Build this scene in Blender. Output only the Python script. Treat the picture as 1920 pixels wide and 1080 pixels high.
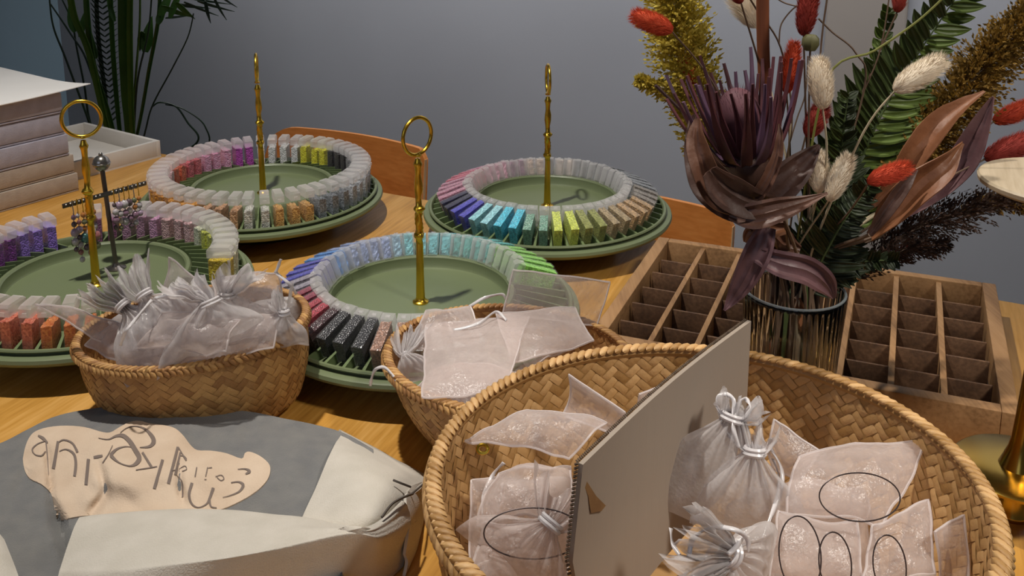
import bpy, bmesh, math, random
import numpy as np
from mathutils import Vector, Matrix, noise

for o in list(bpy.data.objects): bpy.data.objects.remove(o)
SC = bpy.context.scene
COL = SC.collection
PI = math.pi

# ------------------------------------------------------------------ camera
F_PX, PITCH, CAM_H, C_Y = 1825.3, 0.2022, 0.4845, 137.6
cam = bpy.data.cameras.new('camera')
cam.sensor_width = 36.0
cam.lens = 36.0 * F_PX / 1920.0
cam.shift_y = (C_Y - 540.0) / 1920.0
cam.clip_start = 0.02
cam_o = bpy.data.objects.new('camera', cam)
COL.objects.link(cam_o)
cam_o.location = (0, 0, CAM_H)
cam_o.rotation_euler = (PI / 2 - PITCH, 0, 0)
SC.camera = cam_o

# ------------------------------------------------------------------ view, world, lamps
SC.view_settings.view_transform = 'Standard'
SC.view_settings.look = 'None'
SC.view_settings.gamma = 1.0
SC.view_settings.use_curve_mapping = False
SC.view_settings.exposure = 0.0
SC.cycles.transparent_max_bounces = 28
SC.cycles.max_bounces = 10

w = bpy.data.worlds.new('room_light')
SC.world = w
w.use_nodes = True
bg = w.node_tree.nodes['Background']
bg.inputs['Color'].default_value = (1.0, 0.97, 0.94, 1)
bg.inputs['Strength'].default_value = 0.045

def lamp_spot(name, loc, target, energy, color, angle, blend, radius):
    l = bpy.data.lights.new(name, 'SPOT')
    l.energy = energy; l.color = color; l.spot_size = angle; l.spot_blend = blend
    l.shadow_soft_size = radius
    o = bpy.data.objects.new(name, l); COL.objects.link(o)
    o.location = loc
    o.rotation_euler = (Vector(target) - Vector(loc)).to_track_quat('-Z', 'Y').to_euler()
    return o

lamp_spot('ceiling_spotlight', (-0.40, 0.84, 1.78), (-0.24, 0.92, 0.0), 108.0, (1.0, 0.94, 0.86), math.radians(82), 1.0, 0.030)
lamp_spot('wall_spotlight', (1.35, 1.55, 2.1), (0.95, 1.85, 0.55), 22.0, (1.0, 0.80, 0.62), math.radians(60), 1.0, 0.06)
lamp_spot('front_spotlight', (1.15, -0.15, 1.85), (0.31, 0.62, 0.19), 150.0, (1.0, 0.93, 0.84), math.radians(25), 1.0, 0.16)
def lamp_area(name, loc, target, energy, color, sx, sy):
    al = bpy.data.lights.new(name, 'AREA'); al.shape = 'RECTANGLE'; al.size = sx; al.size_y = sy
    al.energy = energy; al.color = color
    o = bpy.data.objects.new(name, al); COL.objects.link(o); o.location = loc
    o.rotation_euler = (Vector(target) - Vector(loc)).to_track_quat('-Z', 'Y').to_euler()
    return o
lamp_area('window_light', (-1.0, -1.3, 1.1), (-0.2, 1.0, 0.0), 5.0, (0.66, 0.76, 1.0), 1.6, 1.0)
lamp_area('added_wall_light', (0.094, 1.917, 1.35), (0.276, 2.273, 0.60), 20.0, (0.98, 0.98, 1.0), 2.6, 0.12).data.spread = math.radians(90)  # unseen lamp added to brighten the back wall

# ------------------------------------------------------------------ pixel rays (1920 x 1080 frame) to world points
_c, _s = math.cos(PITCH), math.sin(PITCH)
def ray(px, py):
    a = (px - 960.0) / F_PX; b = (C_Y - py) / F_PX
    return Vector((a, _c + b * _s, -_s + b * _c))
def PZ(px, py, z):
    r = ray(px, py); t = (z - CAM_H) / r.z
    return Vector((r.x * t, r.y * t, z))
def PY(px, py, y):
    r = ray(px, py); t = y / r.y
    return Vector((r.x * t, y, CAM_H + r.z * t))

# ------------------------------------------------------------------ materials
def lin(h):
    h = h.lstrip('#')
    v = [int(h[i:i + 2], 16) / 255.0 for i in (0, 2, 4)]
    return tuple((c / 12.92 if c <= 0.04045 else ((c + 0.055) / 1.055) ** 2.4) for c in v) + (1.0,)

MATS = {}
def base_mat(name):
    m = bpy.data.materials.new(name); m.use_nodes = True
    nt = m.node_tree
    return m, nt, nt.nodes['Principled BSDF'], nt.nodes['Material Output']

def mat(name, c1, c2=None, scale=20.0, rough=0.6, metal=0.0, bump=0.0, bscale=None, stretch=(1, 1, 1), spec=0.5, detail=4.0, attr=None, transl=0.0, sheen=0.0):
    if name in MATS: return MATS[name]
    m, nt, p, out = base_mat(name)
    c2 = c2 or c1
    p.inputs['Roughness'].default_value = rough
    p.inputs['Metallic'].default_value = metal
    p.inputs['Specular IOR Level'].default_value = spec
    if sheen: p.inputs['Sheen Weight'].default_value = sheen
    tc = nt.nodes.new('ShaderNodeTexCoord'); mp = nt.nodes.new('ShaderNodeMapping')
    mp.inputs['Scale'].default_value = stretch
    nt.links.new(tc.outputs['Object'], mp.inputs['Vector'])
    n = nt.nodes.new('ShaderNodeTexNoise'); n.inputs['Scale'].default_value = scale; n.inputs['Detail'].default_value = detail
    nt.links.new(mp.outputs['Vector'], n.inputs['Vector'])
    r = nt.nodes.new('ShaderNodeValToRGB')
    r.color_ramp.elements[0].position = 0.32; r.color_ramp.elements[1].position = 0.68
    r.color_ramp.elements[0].color = lin(c1); r.color_ramp.elements[1].color = lin(c2)
    if attr:
        a = nt.nodes.new('ShaderNodeAttribute'); a.attribute_name = attr
        mx = nt.nodes.new('ShaderNodeMath'); mx.operation = 'MULTIPLY_ADD'
        mx.inputs[1].default_value = 0.45
        nt.links.new(n.outputs['Fac'], mx.inputs[0])
        ad = nt.nodes.new('ShaderNodeMath'); ad.operation = 'MULTIPLY'; ad.inputs[1].default_value = 0.55
        nt.links.new(a.outputs['Fac'], ad.inputs[0]); nt.links.new(ad.outputs[0], mx.inputs[2])
        nt.links.new(mx.outputs[0], r.inputs['Fac'])
    else:
        nt.links.new(n.outputs['Fac'], r.inputs['Fac'])
    nt.links.new(r.outputs['Color'], p.inputs['Base Color'])
    if bump:
        n2 = nt.nodes.new('ShaderNodeTexNoise'); n2.inputs['Scale'].default_value = bscale or scale * 3
        n2.inputs['Detail'].default_value = 5
        nt.links.new(mp.outputs['Vector'], n2.inputs['Vector'])
        b = nt.nodes.new('ShaderNodeBump'); b.inputs['Strength'].default_value = bump; b.inputs['Distance'].default_value = 0.002
        nt.links.new(n2.outputs['Fac'], b.inputs['Height']); nt.links.new(b.outputs['Normal'], p.inputs['Normal'])
    if transl:
        t = nt.nodes.new('ShaderNodeBsdfTranslucent'); nt.links.new(r.outputs['Color'], t.inputs['Color'])
        mxs = nt.nodes.new('ShaderNodeMixShader'); mxs.inputs[0].default_value = transl
        nt.links.new(p.outputs[0], mxs.inputs[1]); nt.links.new(t.outputs[0], mxs.inputs[2])
        nt.links.new(mxs.outputs[0], out.inputs['Surface'])
    MATS[name] = m
    return m

def sheer(name, color, lo, hi, rough=0.35, noise_scale=60.0, noise_amt=0.25, transl=0.4, bump=0.0, blend=0.4, gloss=0.5):
    """semi transparent cloth or plastic: denser where seen edge-on, as thin sheets are"""
    if name in MATS: return MATS[name]
    m, nt, p, out = base_mat(name)
    p.inputs['Base Color'].default_value = lin(color); p.inputs['Roughness'].default_value = rough
    p.inputs['Specular IOR Level'].default_value = gloss
    tr = nt.nodes.new('ShaderNodeBsdfTransparent')
    tl = nt.nodes.new('ShaderNodeBsdfTranslucent'); tl.inputs['Color'].default_value = lin(color)
    mx1 = nt.nodes.new('ShaderNodeMixShader'); mx1.inputs[0].default_value = transl
    nt.links.new(p.outputs[0], mx1.inputs[1]); nt.links.new(tl.outputs[0], mx1.inputs[2])
    lw = nt.nodes.new('ShaderNodeLayerWeight'); lw.inputs['Blend'].default_value = blend
    tc = nt.nodes.new('ShaderNodeTexCoord')
    n = nt.nodes.new('ShaderNodeTexNoise'); n.inputs['Scale'].default_value = noise_scale; n.inputs['Detail'].default_value = 3
    nt.links.new(tc.outputs['Object'], n.inputs['Vector'])
    mr = nt.nodes.new('ShaderNodeMapRange')
    mr.inputs['To Min'].default_value = lo; mr.inputs['To Max'].default_value = hi
    nt.links.new(lw.outputs['Facing'], mr.inputs['Value'])
    ma = nt.nodes.new('ShaderNodeMath'); ma.operation = 'MULTIPLY_ADD'; ma.inputs[1].default_value = noise_amt; ma.use_clamp = True
    sb = nt.nodes.new('ShaderNodeMath'); sb.operation = 'SUBTRACT'; sb.inputs[1].default_value = 0.5
    nt.links.new(n.outputs['Fac'], sb.inputs[0]); nt.links.new(sb.outputs[0], ma.inputs[0])
    nt.links.new(mr.outputs['Result'], ma.inputs[2])
    mx2 = nt.nodes.new('ShaderNodeMixShader')
    nt.links.new(ma.outputs[0], mx2.inputs[0]); nt.links.new(tr.outputs[0], mx2.inputs[1]); nt.links.new(mx1.outputs[0], mx2.inputs[2])
    nt.links.new(mx2.outputs[0], out.inputs['Surface'])
    if bump:
        b = nt.nodes.new('ShaderNodeBump'); b.inputs['Strength'].default_value = bump; b.inputs['Distance'].default_value = 0.002
        n2 = nt.nodes.new('ShaderNodeTexNoise'); n2.inputs['Scale'].default_value = noise_scale * 2.5
        nt.links.new(tc.outputs['Object'], n2.inputs['Vector'])
        nt.links.new(n2.outputs['Fac'], b.inputs['Height']); nt.links.new(b.outputs['Normal'], p.inputs['Normal'])
    MATS[name] = m
    return m

def wood(name, c1, c2, c3, ang=0.0, ring=22.0, rough=0.45, bump=0.08):
    if name in MATS: return MATS[name]
    m, nt, p, out = base_mat(name)
    p.inputs['Roughness'].default_value = rough
    tc = nt.nodes.new('ShaderNodeTexCoord'); mp = nt.nodes.new('ShaderNodeMapping')
    mp.inputs['Rotation'].default_value = (0, 0, ang)
    mp2 = nt.nodes.new('ShaderNodeMapping'); mp2.inputs['Scale'].default_value = (1.0, 0.07, 1.0)
    nt.links.new(tc.outputs['Object'], mp.inputs['Vector']); nt.links.new(mp.outputs['Vector'], mp2.inputs['Vector'])
    n = nt.nodes.new('ShaderNodeTexNoise'); n.inputs['Scale'].default_value = ring; n.inputs['Detail'].default_value = 6; n.inputs['Distortion'].default_value = 0.6
    nt.links.new(mp2.outputs['Vector'], n.inputs['Vector'])
    n2 = nt.nodes.new('ShaderNodeTexNoise'); n2.inputs['Scale'].default_value = ring * 11; n2.inputs['Detail'].default_value = 3
    nt.links.new(mp2.outputs['Vector'], n2.inputs['Vector'])
    a = nt.nodes.new('ShaderNodeMath'); a.operation = 'MULTIPLY_ADD'; a.inputs[1].default_value = 0.45
    nt.links.new(n2.outputs['Fac'], a.inputs[0])
    h = nt.nodes.new('ShaderNodeMath'); h.operation = 'MULTIPLY'; h.inputs[1].default_value = 0.6
    nt.links.new(n.outputs['Fac'], h.inputs[0]); nt.links.new(h.outputs[0], a.inputs[2])
    r = nt.nodes.new('ShaderNodeValToRGB')
    r.color_ramp.elements[0].position = 0.36; r.color_ramp.elements[1].position = 0.68
    r.color_ramp.elements[0].color = lin(c1); r.color_ramp.elements[1].color = lin(c3)
    e = r.color_ramp.elements.new(0.52); e.color = lin(c2)
    nt.links.new(a.outputs[0], r.inputs['Fac']); nt.links.new(r.outputs['Color'], p.inputs['Base Color'])
    b = nt.nodes.new('ShaderNodeBump'); b.inputs['Strength'].default_value = bump; b.inputs['Distance'].default_value = 0.001
    nt.links.new(a.outputs[0], b.inputs['Height']); nt.links.new(b.outputs['Normal'], p.inputs['Normal'])
    MATS[name] = m
    return m

# ------------------------------------------------------------------ mesh builder
class MB:
    def __init__(s): s.v = []; s.f = []; s.a = []
    def add(s, vs, fs, a=0.5):
        o = len(s.v); s.v.extend([Vector(v) for v in vs]); s.f.extend([tuple(i + o for i in f) for f in fs]); s.a.extend([a] * len(fs))
    def box(s, x0, x1, y0, y1, z0, z1, M=None, a=0.5, bev=0.0):
        if bev:
            bm = bmesh.new(); bmesh.ops.create_cube(bm, size=1.0)
            for v in bm.verts: v.co = Vector(((x0 + x1) / 2 + v.co.x * (x1 - x0), (y0 + y1) / 2 + v.co.y * (y1 - y0), (z0 + z1) / 2 + v.co.z * (z1 - z0)))
            bmesh.ops.bevel(bm, geom=bm.edges[:], offset=bev, segments=2, affect='EDGES', profile=0.5)
            bm.verts.index_update()
            vs = [v.co.copy() for v in bm.verts]; fs = [[v.index for v in f.verts] for f in bm.faces]; bm.free()
        else:
            vs = [Vector(p) for p in ((x0, y0, z0), (x1, y0, z0), (x1, y1, z0), (x0, y1, z0), (x0, y0, z1), (x1, y0, z1), (x1, y1, z1), (x0, y1, z1))]
            fs = [(0, 3, 2, 1), (4, 5, 6, 7), (0, 1, 5, 4), (1, 2, 6, 5), (2, 3, 7, 6), (3, 0, 4, 7)]
        if M is not None: vs = [M @ v for v in vs]
        s.add(vs, fs, a)
    def lathe(s, prof, c=(0, 0, 0), n=48, M=None, a=0.5, closed=False, mod=None):
        c = Vector(c); vs = []; fs = []
        for i in range(n):
            t = 2 * PI * i / n
            for (r, z) in prof:
                rr = r * (mod(t, z) if mod else 1.0)
                v = Vector((rr * math.cos(t), rr * math.sin(t), z))
                vs.append((M @ v if M is not None else v) + c)
        m = len(prof)
        for i in range(n):
            j = (i + 1) % n
            for k in range(m - 1 if not closed else m):
                k2 = (k + 1) % m
                fs.append((i * m + k, j * m + k, j * m + k2, i * m + k2))
        s.add(vs, fs, a)
    def tube(s, pts, r, n=8, a=0.5, cap=True):
        pts = [Vector(p) for p in pts]
        if not isinstance(r, (list, tuple)): r = [r] * len(pts)
        vs = []; fs = []
        t0 = (pts[1] - pts[0]).normalized()
        u = t0.orthogonal().normalized()
        for i, p in enumerate(pts):
            t = (pts[min(i + 1, len(pts) - 1)] - pts[max(i - 1, 0)])
            if t.length < 1e-9: t = t0
            t.normalize()
            u = (u - t * u.dot(t))
            if u.length < 1e-6: u = t.orthogonal()
            u.normalize(); b = t.cross(u)
            for k in range(n):
                q = 2 * PI * k / n
                vs.append(p + (u * math.cos(q) + b * math.sin(q)) * r[i])
        for i in range(len(pts) - 1):
            for k in range(n):
                k2 = (k + 1) % n
                fs.append((i * n + k, i * n + k2, (i + 1) * n + k2, (i + 1) * n + k))
        if cap:
            fs.append(tuple(reversed(range(n)))); fs.append(tuple((len(pts) - 1) * n + k for k in range(n)))
        s.add(vs, fs, a)
    def ring(s, c, ax, R, r, n=32, m=8, a=0.5, sq=1.0):
        c = Vector(c); ax = Vector(ax).normalized(); u = ax.orthogonal().normalized(); 
        if abs(ax.z) < 0.9: u = Vector((0, 0, 1)); u = (u - ax * u.dot(ax)).normalized()
        b = ax.cross(u); vs = []; fs = []
        for i in range(n):
            t = 2 * PI * i / n; d = u * math.cos(t) + b * math.sin(t) * sq
            for k in range(m):
                q = 2 * PI * k / m
                vs.append(c + d * (R + r * math.cos(q)) + ax * r * math.sin(q))
        for i in range(n):
            j = (i + 1) % n
            for k in range(m):
                k2 = (k + 1) % m
                fs.append((i * m + k, j * m + k, j * m + k2, i * m + k2))
        s.add(vs, fs, a)
    def ball(s, c, rx, ry=None, rz=None, n=12, m=8, M=None, a=0.5):
        ry = ry or rx; rz = rz or rx; c = Vector(c); vs = []; fs = []
        for j in range(m + 1):
            p = PI * j / m
            for i in range(n):
                t = 2 * PI * i / n
                v = Vector((rx * math.sin(p) * math.cos(t), ry * math.sin(p) * math.sin(t), rz * math.cos(p)))
                vs.append((M @ v if M is not None else v) + c)
        for j in range(m):
            for i in range(n):
                i2 = (i + 1) % n
                fs.append((j * n + i, (j + 1) * n + i, (j + 1) * n + i2, j * n + i2))
        s.add(vs, fs, a)
    def grid(s, rows, thick=0.0, a=0.5, back=None):
        """rows of points -> sheet; thick gives it real thickness"""
        R = len(rows); Cn = len(rows[0])
        P = [[Vector(p) for p in r] for r in rows]
        fs = []
        idx = lambda i, j: i * Cn + j
        for i in range(R - 1):
            for j in range(Cn - 1): fs.append((idx(i, j), idx(i, j + 1), idx(i + 1, j + 1), idx(i + 1, j)))
        flat = [p for r in P for p in r]
        if not thick: s.add(flat, fs, a); return
        N = []
        for i in range(R):
            for j in range(Cn):
                du = P[i][min(j + 1, Cn - 1)] - P[i][max(j - 1, 0)]; dv = P[min(i + 1, R - 1)][j] - P[max(i - 1, 0)][j]
                n_ = du.cross(dv)
                N.append(n_.normalized() if n_.length > 1e-12 else Vector((0, 0, 1)))
        K = R * Cn
        bk = [flat[i] - N[i] * thick for i in range(K)]
        f2 = [tuple(reversed([q + K for q in f])) for f in fs]
        rim = []
        for j in range(Cn - 1):
            rim.append((idx(0, j + 1), idx(0, j), idx(0, j) + K, idx(0, j + 1) + K)); rim.append((idx(R - 1, j), idx(R - 1, j + 1), idx(R - 1, j + 1) + K, idx(R - 1, j) + K))
        for i in range(R - 1):
            rim.append((idx(i, 0), idx(i + 1, 0), idx(i + 1, 0) + K, idx(i, 0) + K)); rim.append((idx(i + 1, Cn - 1), idx(i, Cn - 1), idx(i, Cn - 1) + K, idx(i + 1, Cn - 1) + K))
        s.add(flat + bk, fs + f2 + rim, a)
    def mesh(s, name, m, smooth=True, origin=None, angle=40):
        o = Vector(origin) if origin is not None else Vector((0, 0, 0))
        me = bpy.data.meshes.new(name)
        me.from_pydata([tuple(v - o) for v in s.v], [], s.f)
        at = me.attributes.new('rnd', 'FLOAT', 'FACE'); at.data.foreach_set('value', s.a)
        if m: me.materials.append(m)
        me.polygons.foreach_set('use_smooth', [smooth] * len(me.polygons))
        if smooth and angle: me.set_sharp_from_angle(angle=math.radians(angle))
        me.update()
        return me

def tag(o, label, cat, group=None, kind=None):
    if label: o['label'] = label
    if cat: o['category'] = cat
    if group: o['group'] = group
    if kind: o['kind'] = kind
    return o
def thing(name, label, cat, loc=(0, 0, 0), group=None):
    o = bpy.data.objects.new(name, None); COL.objects.link(o); o.location = loc
    o.empty_display_size = 0.02
    return tag(o, label, cat, group)
def root_of(o):
    while o.parent: o = o.parent
    return o
def part(parent, name, mb, m, smooth=True, label=None, kind=None, angle=40):
    me = mb.mesh(name, m, smooth, root_of(parent).location, angle)
    o = bpy.data.objects.new(name, me); COL.objects.link(o); o.parent = parent
    if label: o['label'] = label
    if kind: o['kind'] = kind
    return o
def solo(name, mb, m, label, cat, loc, group=None, smooth=True, kind=None, angle=40):
    me = mb.mesh(name, m, smooth, loc, angle)
    o = bpy.data.objects.new(name, me); COL.objects.link(o); o.location = loc
    return tag(o, label, cat, group, kind)
def struct(name, mb, m, smooth=False, parent=None):
    me = mb.mesh(name, m, smooth); o = bpy.data.objects.new(name, me); COL.objects.link(o)
    o['kind'] = 'structure'
    if parent: o.parent = parent
    return o

def cr(pts, n):
    """Catmull-Rom through points (tuples of any size) -> n samples per span"""
    A = [np.array(p, float) for p in pts]; out = []
    for i in range(len(A) - 1):
        p0 = A[max(i - 1, 0)]; p1 = A[i]; p2 = A[i + 1]; p3 = A[min(i + 2, len(A) - 1)]
        for k in range(n):
            t = k / n
            out.append(0.5 * ((2 * p1) + (-p0 + p2) * t + (2 * p0 - 5 * p1 + 4 * p2 - p3) * t * t + (-p0 + 3 * p1 - 3 * p2 + p3) * t ** 3))
    out.append(A[-1]); return out
def nz(p, f, seed=0.0):
    return noise.noise(Vector((p[0] * f + seed, p[1] * f - seed * 0.7, p[2] * f + seed * 1.3)))
ORD = ['first', 'second', 'third', 'fourth', 'fifth', 'sixth', 'seventh', 'eighth', 'ninth', 'tenth', 'eleventh', 'twelfth', 'thirteenth', 'fourteenth', 'fifteenth', 'sixteenth', 'seventeenth', 'eighteenth']
NUM = ['none', 'one', 'two', 'three', 'four', 'five', 'six', 'seven', 'eight', 'nine', 'ten', 'eleven', 'twelve', 'thirteen', 'fourteen', 'fifteen', 'sixteen', 'seventeen', 'eighteen']
# ================================================================== the room
U = Vector((math.cos(math.radians(-27.0)), math.sin(math.radians(-27.0)), 0))     # along the table's far edge
V = Vector((-U.y, U.x, 0))                                                         # away from the camera
UV_M = Matrix(((U.x, V.x, 0, 0), (U.y, V.y, 0, 0), (0, 0, 1, 0), (0, 0, 0, 1)))
FLOOR = -0.75
mb = MB(); mb.box(-3.2, 3.2, -2.0, 3.6, FLOOR - 0.05, FLOOR)
struct('floor', mb, mat('floor_screed', '#6d6a68', '#77736f', 3, 0.6))
wall_m = mat('wall_paint', '#8b8c90', '#919296', 2.0, 0.85, bump=0.05, bscale=200)
EDGE = Vector((-0.156, 1.427, 0))
def at_uv(u, v): return EDGE + U * u + V * v
mb = MB()
a_, b_ = at_uv(-1.98, 0.95), at_uv(2.6, 0.95)
Mw = UV_M.copy(); Mw.translation = a_
mb.box(0.0, 4.8, 0.0, 0.1, FLOOR, 2.2, Mw)
struct('wall_back', mb, wall_m)
# left: pale blue side wall meeting the back wall at a corner
mb = MB()
corner = at_uv(-1.98, 0.95)
Ml = Matrix.Translation(corner) @ Matrix.Rotation(math.radians(232), 4, 'Z')
mb.box(0.0, 1.8, -0.1, 0.0, FLOOR, 2.2, Ml)
struct('wall_left', mb, mat('wall_paint_blue', '#98b2c0', '#a0b9c6', 2.0, 0.7))
mb = MB()
mb.box(0, 4.8, -0.012, 0.0, FLOOR, FLOOR + 0.09, Mw)
struct('baseboard_back', mb, mat('skirting', '#8d8c8c', None, 2, 0.6))
# warm beige strip on the back wall behind the bouquet
mb = MB()
dx = 2.43
mb.box(dx, dx + 0.16, -0.02, -0.001, FLOOR, 2.2, Mw, bev=0.004)
struct('wall_strip_1', mb, mat('strip_beige', '#8c847c', '#877f77', 3, 0.6))

# ================================================================== table
oak = wood('oak', '#a8742e', '#c99444', '#dcaa60', ang=math.radians(22 - 90 + 90), ring=20, rough=0.38)
t = thing('table', 'large honey oak table carrying the turntables, baskets and vase', 'table', (0, 0.6, FLOOR))
mb = MB()
Mt = UV_M.copy(); Mt.translation = EDGE
mb.box(-0.95, 0.878, -1.55, 0.0, -0.034, 0.0, Mt, bev=0.006)
top = part(t, 'tabletop', mb, oak)
for (u, v) in ((-0.85, -0.12), (0.78, -0.12), (-0.85, -1.45), (0.78, -1.45)):
    mb = MB(); mb.box(u - 0.035, u + 0.035, v - 0.035, v + 0.035, FLOOR, -0.034, Mt, bev=0.004)
    part(t, 'leg', mb, oak)
mb = MB(); mb.box(-0.82, 0.75, -0.14, -0.115, -0.11, -0.034, Mt); mb.box(-0.82, 0.75, -1.46, -1.435, -0.11, -0.034, Mt)
part(t, 'apron', mb, oak)

# ================================================================== chairs
ply = wood('chair_veneer', '#c87a38', '#da8c46', '#e49a54', ang=math.radians(27 + 90), ring=14, rough=0.4)
plye = mat('ply_edge', '#d6b48a', '#c9a277', 30, 0.5)
steel = mat('chair_steel', '#3a3a3c', None, 10, 0.35, metal=0.8)
def chair(name, label, right_top, width, tl):
    # right_top: world point of the top right corner of the backrest; the back runs along -U
    base = right_top - U * width / 2; base.z = FLOOR
    t = thing(name, label, 'chair', base, 'plywood chairs beyond the table')
    L = Matrix(((U.x, V.x, 0, base.x), (U.y, V.y, 0, base.y), (0, 0, 1, 0), (0, 0, 0, 1)))
    zt = right_top.z
    rows = []
    NU, NZ = 28, 16
    for i in range(NZ + 1):
        f = i / NZ; row = []
        for j in range(NU + 1):
            g = j / NU * 2 - 1
            # rounded corners at the top left, slighter at right
            hw = width / 2
            zz = zt - 0.20 * (1 - f)
            x = g * hw
            curve = 0.035 * (1 - g * g)
            r = tl if g < 0 else 0.02
            d = max(0.0, r - (hw - abs(x)))
            top = zt - (r - math.sqrt(max(r * r - d * d, 0.0)))
            z = zt - 0.20 + (top - (zt - 0.20)) * f
            row.append(L @ Vector((x, curve + 0.02 * f, z)))
        rows.append(row)
    mb = MB(); mb.grid(rows, thick=0.011)
    bk = part(t, 'backrest', mb, ply)
    mb = MB()
    er = [[r[-1] - V * 0.0005 + U * 0.0015, r[-1] + V * 0.0115 + U * 0.0015] for r in rows]
    mb.grid(er, thick=0.0016); part(bk, 'edge_banding', mb, plye, label='pale end-grain edge of the chair back')
    mb = MB(); mb.box(-0.21, 0.21, -0.40, 0.0, 0.43 + FLOOR, 0.445 + FLOOR, L, bev=0.006)
    part(t, 'seat', mb, ply)
    for sx in (-0.16, 0.16):
        mb = MB(); mb.tube([L @ Vector((sx, 0.02, FLOOR)), L @ Vector((sx, 0.02, FLOOR + 0.43)), L @ Vector((sx, 0.052, zt - 0.04))], 0.009)
        part(t, 'leg', mb, steel)
        mb = MB(); mb.tube([L @ Vector((sx, -0.36, FLOOR)), L @ Vector((sx, -0.34, FLOOR + 0.43))], 0.009)
        part(t, 'leg', mb, steel)
    return t
chair('dining_chair', 'orange-brown plywood chair back beyond the back left turntable', PZ(785, 286, -0.035), 0.40, 0.07)
chair('dining_chair', 'orange-brown plywood chair back between back right turntable and bouquet', PZ(1368, 411, -0.05), 0.40, 0.07)

# ================================================================== bead turntables
green = mat('green_plastic', '#6c7756', '#707b5a', 8, 0.42, spec=0.4)
green_d = mat('green_plastic_slots', '#67774f', '#6c7c54', 8, 0.45, spec=0.4)
gold = mat('gold_metal', '#dcb03a', '#e4bc48', 12, 0.27, metal=1.0)
black_rub = mat('black_rubber', '#1c1a18', None, 8, 0.7)
NSLOT = 48
def turntable(label, key):
    cx, cy, ring_dir, ztop, _p = TT[key]; ph = math.radians(PHASE[key])
    t = thing('bead_turntable', label, 'turntable', (cx, cy, 0), 'round green bead turntables')
    c = (cx, cy, 0)
    mb = MB(); mb.lathe([(0.0, 0.0), (0.098, 0.0), (0.1, 0.002), (0.1, 0.0250), (0.098, 0.0262), (0.0, 0.0262)], c, 64)
    part(t, 'swivel_foot', mb, black_rub)
    mb = MB()
    mb.lathe([(0.0, 0.0262), (0.150, 0.0262), (0.162, 0.0272), (0.1672, 0.0300), (0.1690, 0.0335), (0.1680, 0.0368), (0.1645, 0.0383), (0.1570, 0.0380), (0.1570, 0.0408),
              (0.1606, 0.0410), (0.1616, 0.0424), (0.1606, 0.0440), (0.1578, 0.0440), (0.1562, 0.0420), (0.1560, 0.0345), (0.1015, 0.0345),
              (0.1010, 0.0505), (0.0990, 0.0530), (0.0955, 0.0530), (0.0938, 0.0512), (0.0934, 0.0425), (0.0915, 0.0400), (0.0885, 0.0394), (0.0, 0.0394)], c, 96)
    part(t, 'plate', mb, green)
    mb = MB()
    for i in range(NSLOT):
        a = 2 * PI * (i + 0.5) / NSLOT + ph
        M = Matrix.Translation(c) @ Matrix.Rotation(a, 4, 'Z')
        # slanted wedge fin between two slots
        w0, w1 = 0.0006, 0.0016
        vs = [(0.1012, -w0, 0.0345), (0.1558, -w1, 0.0345), (0.1558, w1, 0.0345), (0.1012, w0, 0.0345),
              (0.1012, -w0, 0.0540), (0.1555, -w1, 0.0420), (0.1555, w1, 0.0420), (0.1012, w0, 0.0540)]
        mb.add([M @ Vector(v) for v in vs], [(0, 3, 2, 1), (4, 5, 6, 7), (0, 1, 5, 4), (1, 2, 6, 5), (2, 3, 7, 6), (3, 0, 4, 7)])
    part(t, 'slot_ring', mb, green_d, smooth=False)
    # handle: base flange, tapering post with collars, ring on top
    h = ztop - 0.041
    def tw(th, z):
        if 0.055 < z - 0.0394 < 0.13: return 1.0 + 0.13 * math.cos(3 * th + (z - 0.0394) * 300)
        return 1.0
    b = 0.0394
    prof = [(0.0, b), (0.0085, b), (0.0085, b + .0015), (0.0055, b + .003), (0.0048, b + .006), (0.0042, b + .03), (0.0036, b + .066), (0.0034, b + .072), (0.0052, b + .074), (0.0052, b + .077), (0.0034, b + .079)]
    z = b + .079
    while z < b + .100: prof.append((0.0042 if int(z * 400) % 2 else 0.0036, z)); z += .0025
    prof += [(0.0034, b + .101), (0.0050, b + .103), (0.0062, b + .105), (0.0050, b + .107), (0.0032, b + .109), (0.0030, b + .118), (0.0044, b + .126), (0.0042, b + .134), (0.0030, b + .142), (0.0034, b + .150), (0.0048, b + .154), (0.0034, b + .157), (0.0026, b + .160), (0.0, b + .1605)]
    k = (h - 0.043) / 0.1605
    prof = [(r, b + (zz - b) * k) for r, zz in prof]
    mb = MB(); mb.lathe(prof, c, 20, mod=tw)
    hd = part(t, 'handle_post', mb, gold, angle=60)
    mb = MB()
    zc = ztop - 0.0215
    mb.ring((cx, cy, zc), (math.cos(ring_dir), math.sin(ring_dir), 0), 0.0195, 0.0020, 40, 10)
    mb.ring((cx, cy, zc - 0.0200), (0, 0, 1), 0.0022, 0.0016, 14, 8)
    part(hd, 'handle_ring', mb, gold)
    return t
PHASE = {'back left': 0.0, 'back right': 3.5, 'centre': -3.0, 'front left': -1.0}
TT = {'back left': (-0.3545, 1.3244, math.radians(12), 0.242, 'up'), 'back right': (0.0481, 1.2681, math.radians(5), 0.238, 'lie'),
      'centre': (-0.0969, 0.9630, math.radians(-42), 0.243, 'lie'), 'front left': (-0.4592, 1.0071, math.radians(-70), 0.250, 'up')}
turntable('green turntable at the back left, holding pink, yellow and copper bead boxes', 'back left')
turntable('green turntable at the back right, bead boxes lying flat, turquoise ones in front', 'back right')
turntable('green turntable in the centre, blue and black bead boxes lying flat', 'centre')
turntable('green turntable at the left edge, purple bead boxes behind, coral in front', 'front left')

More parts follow.
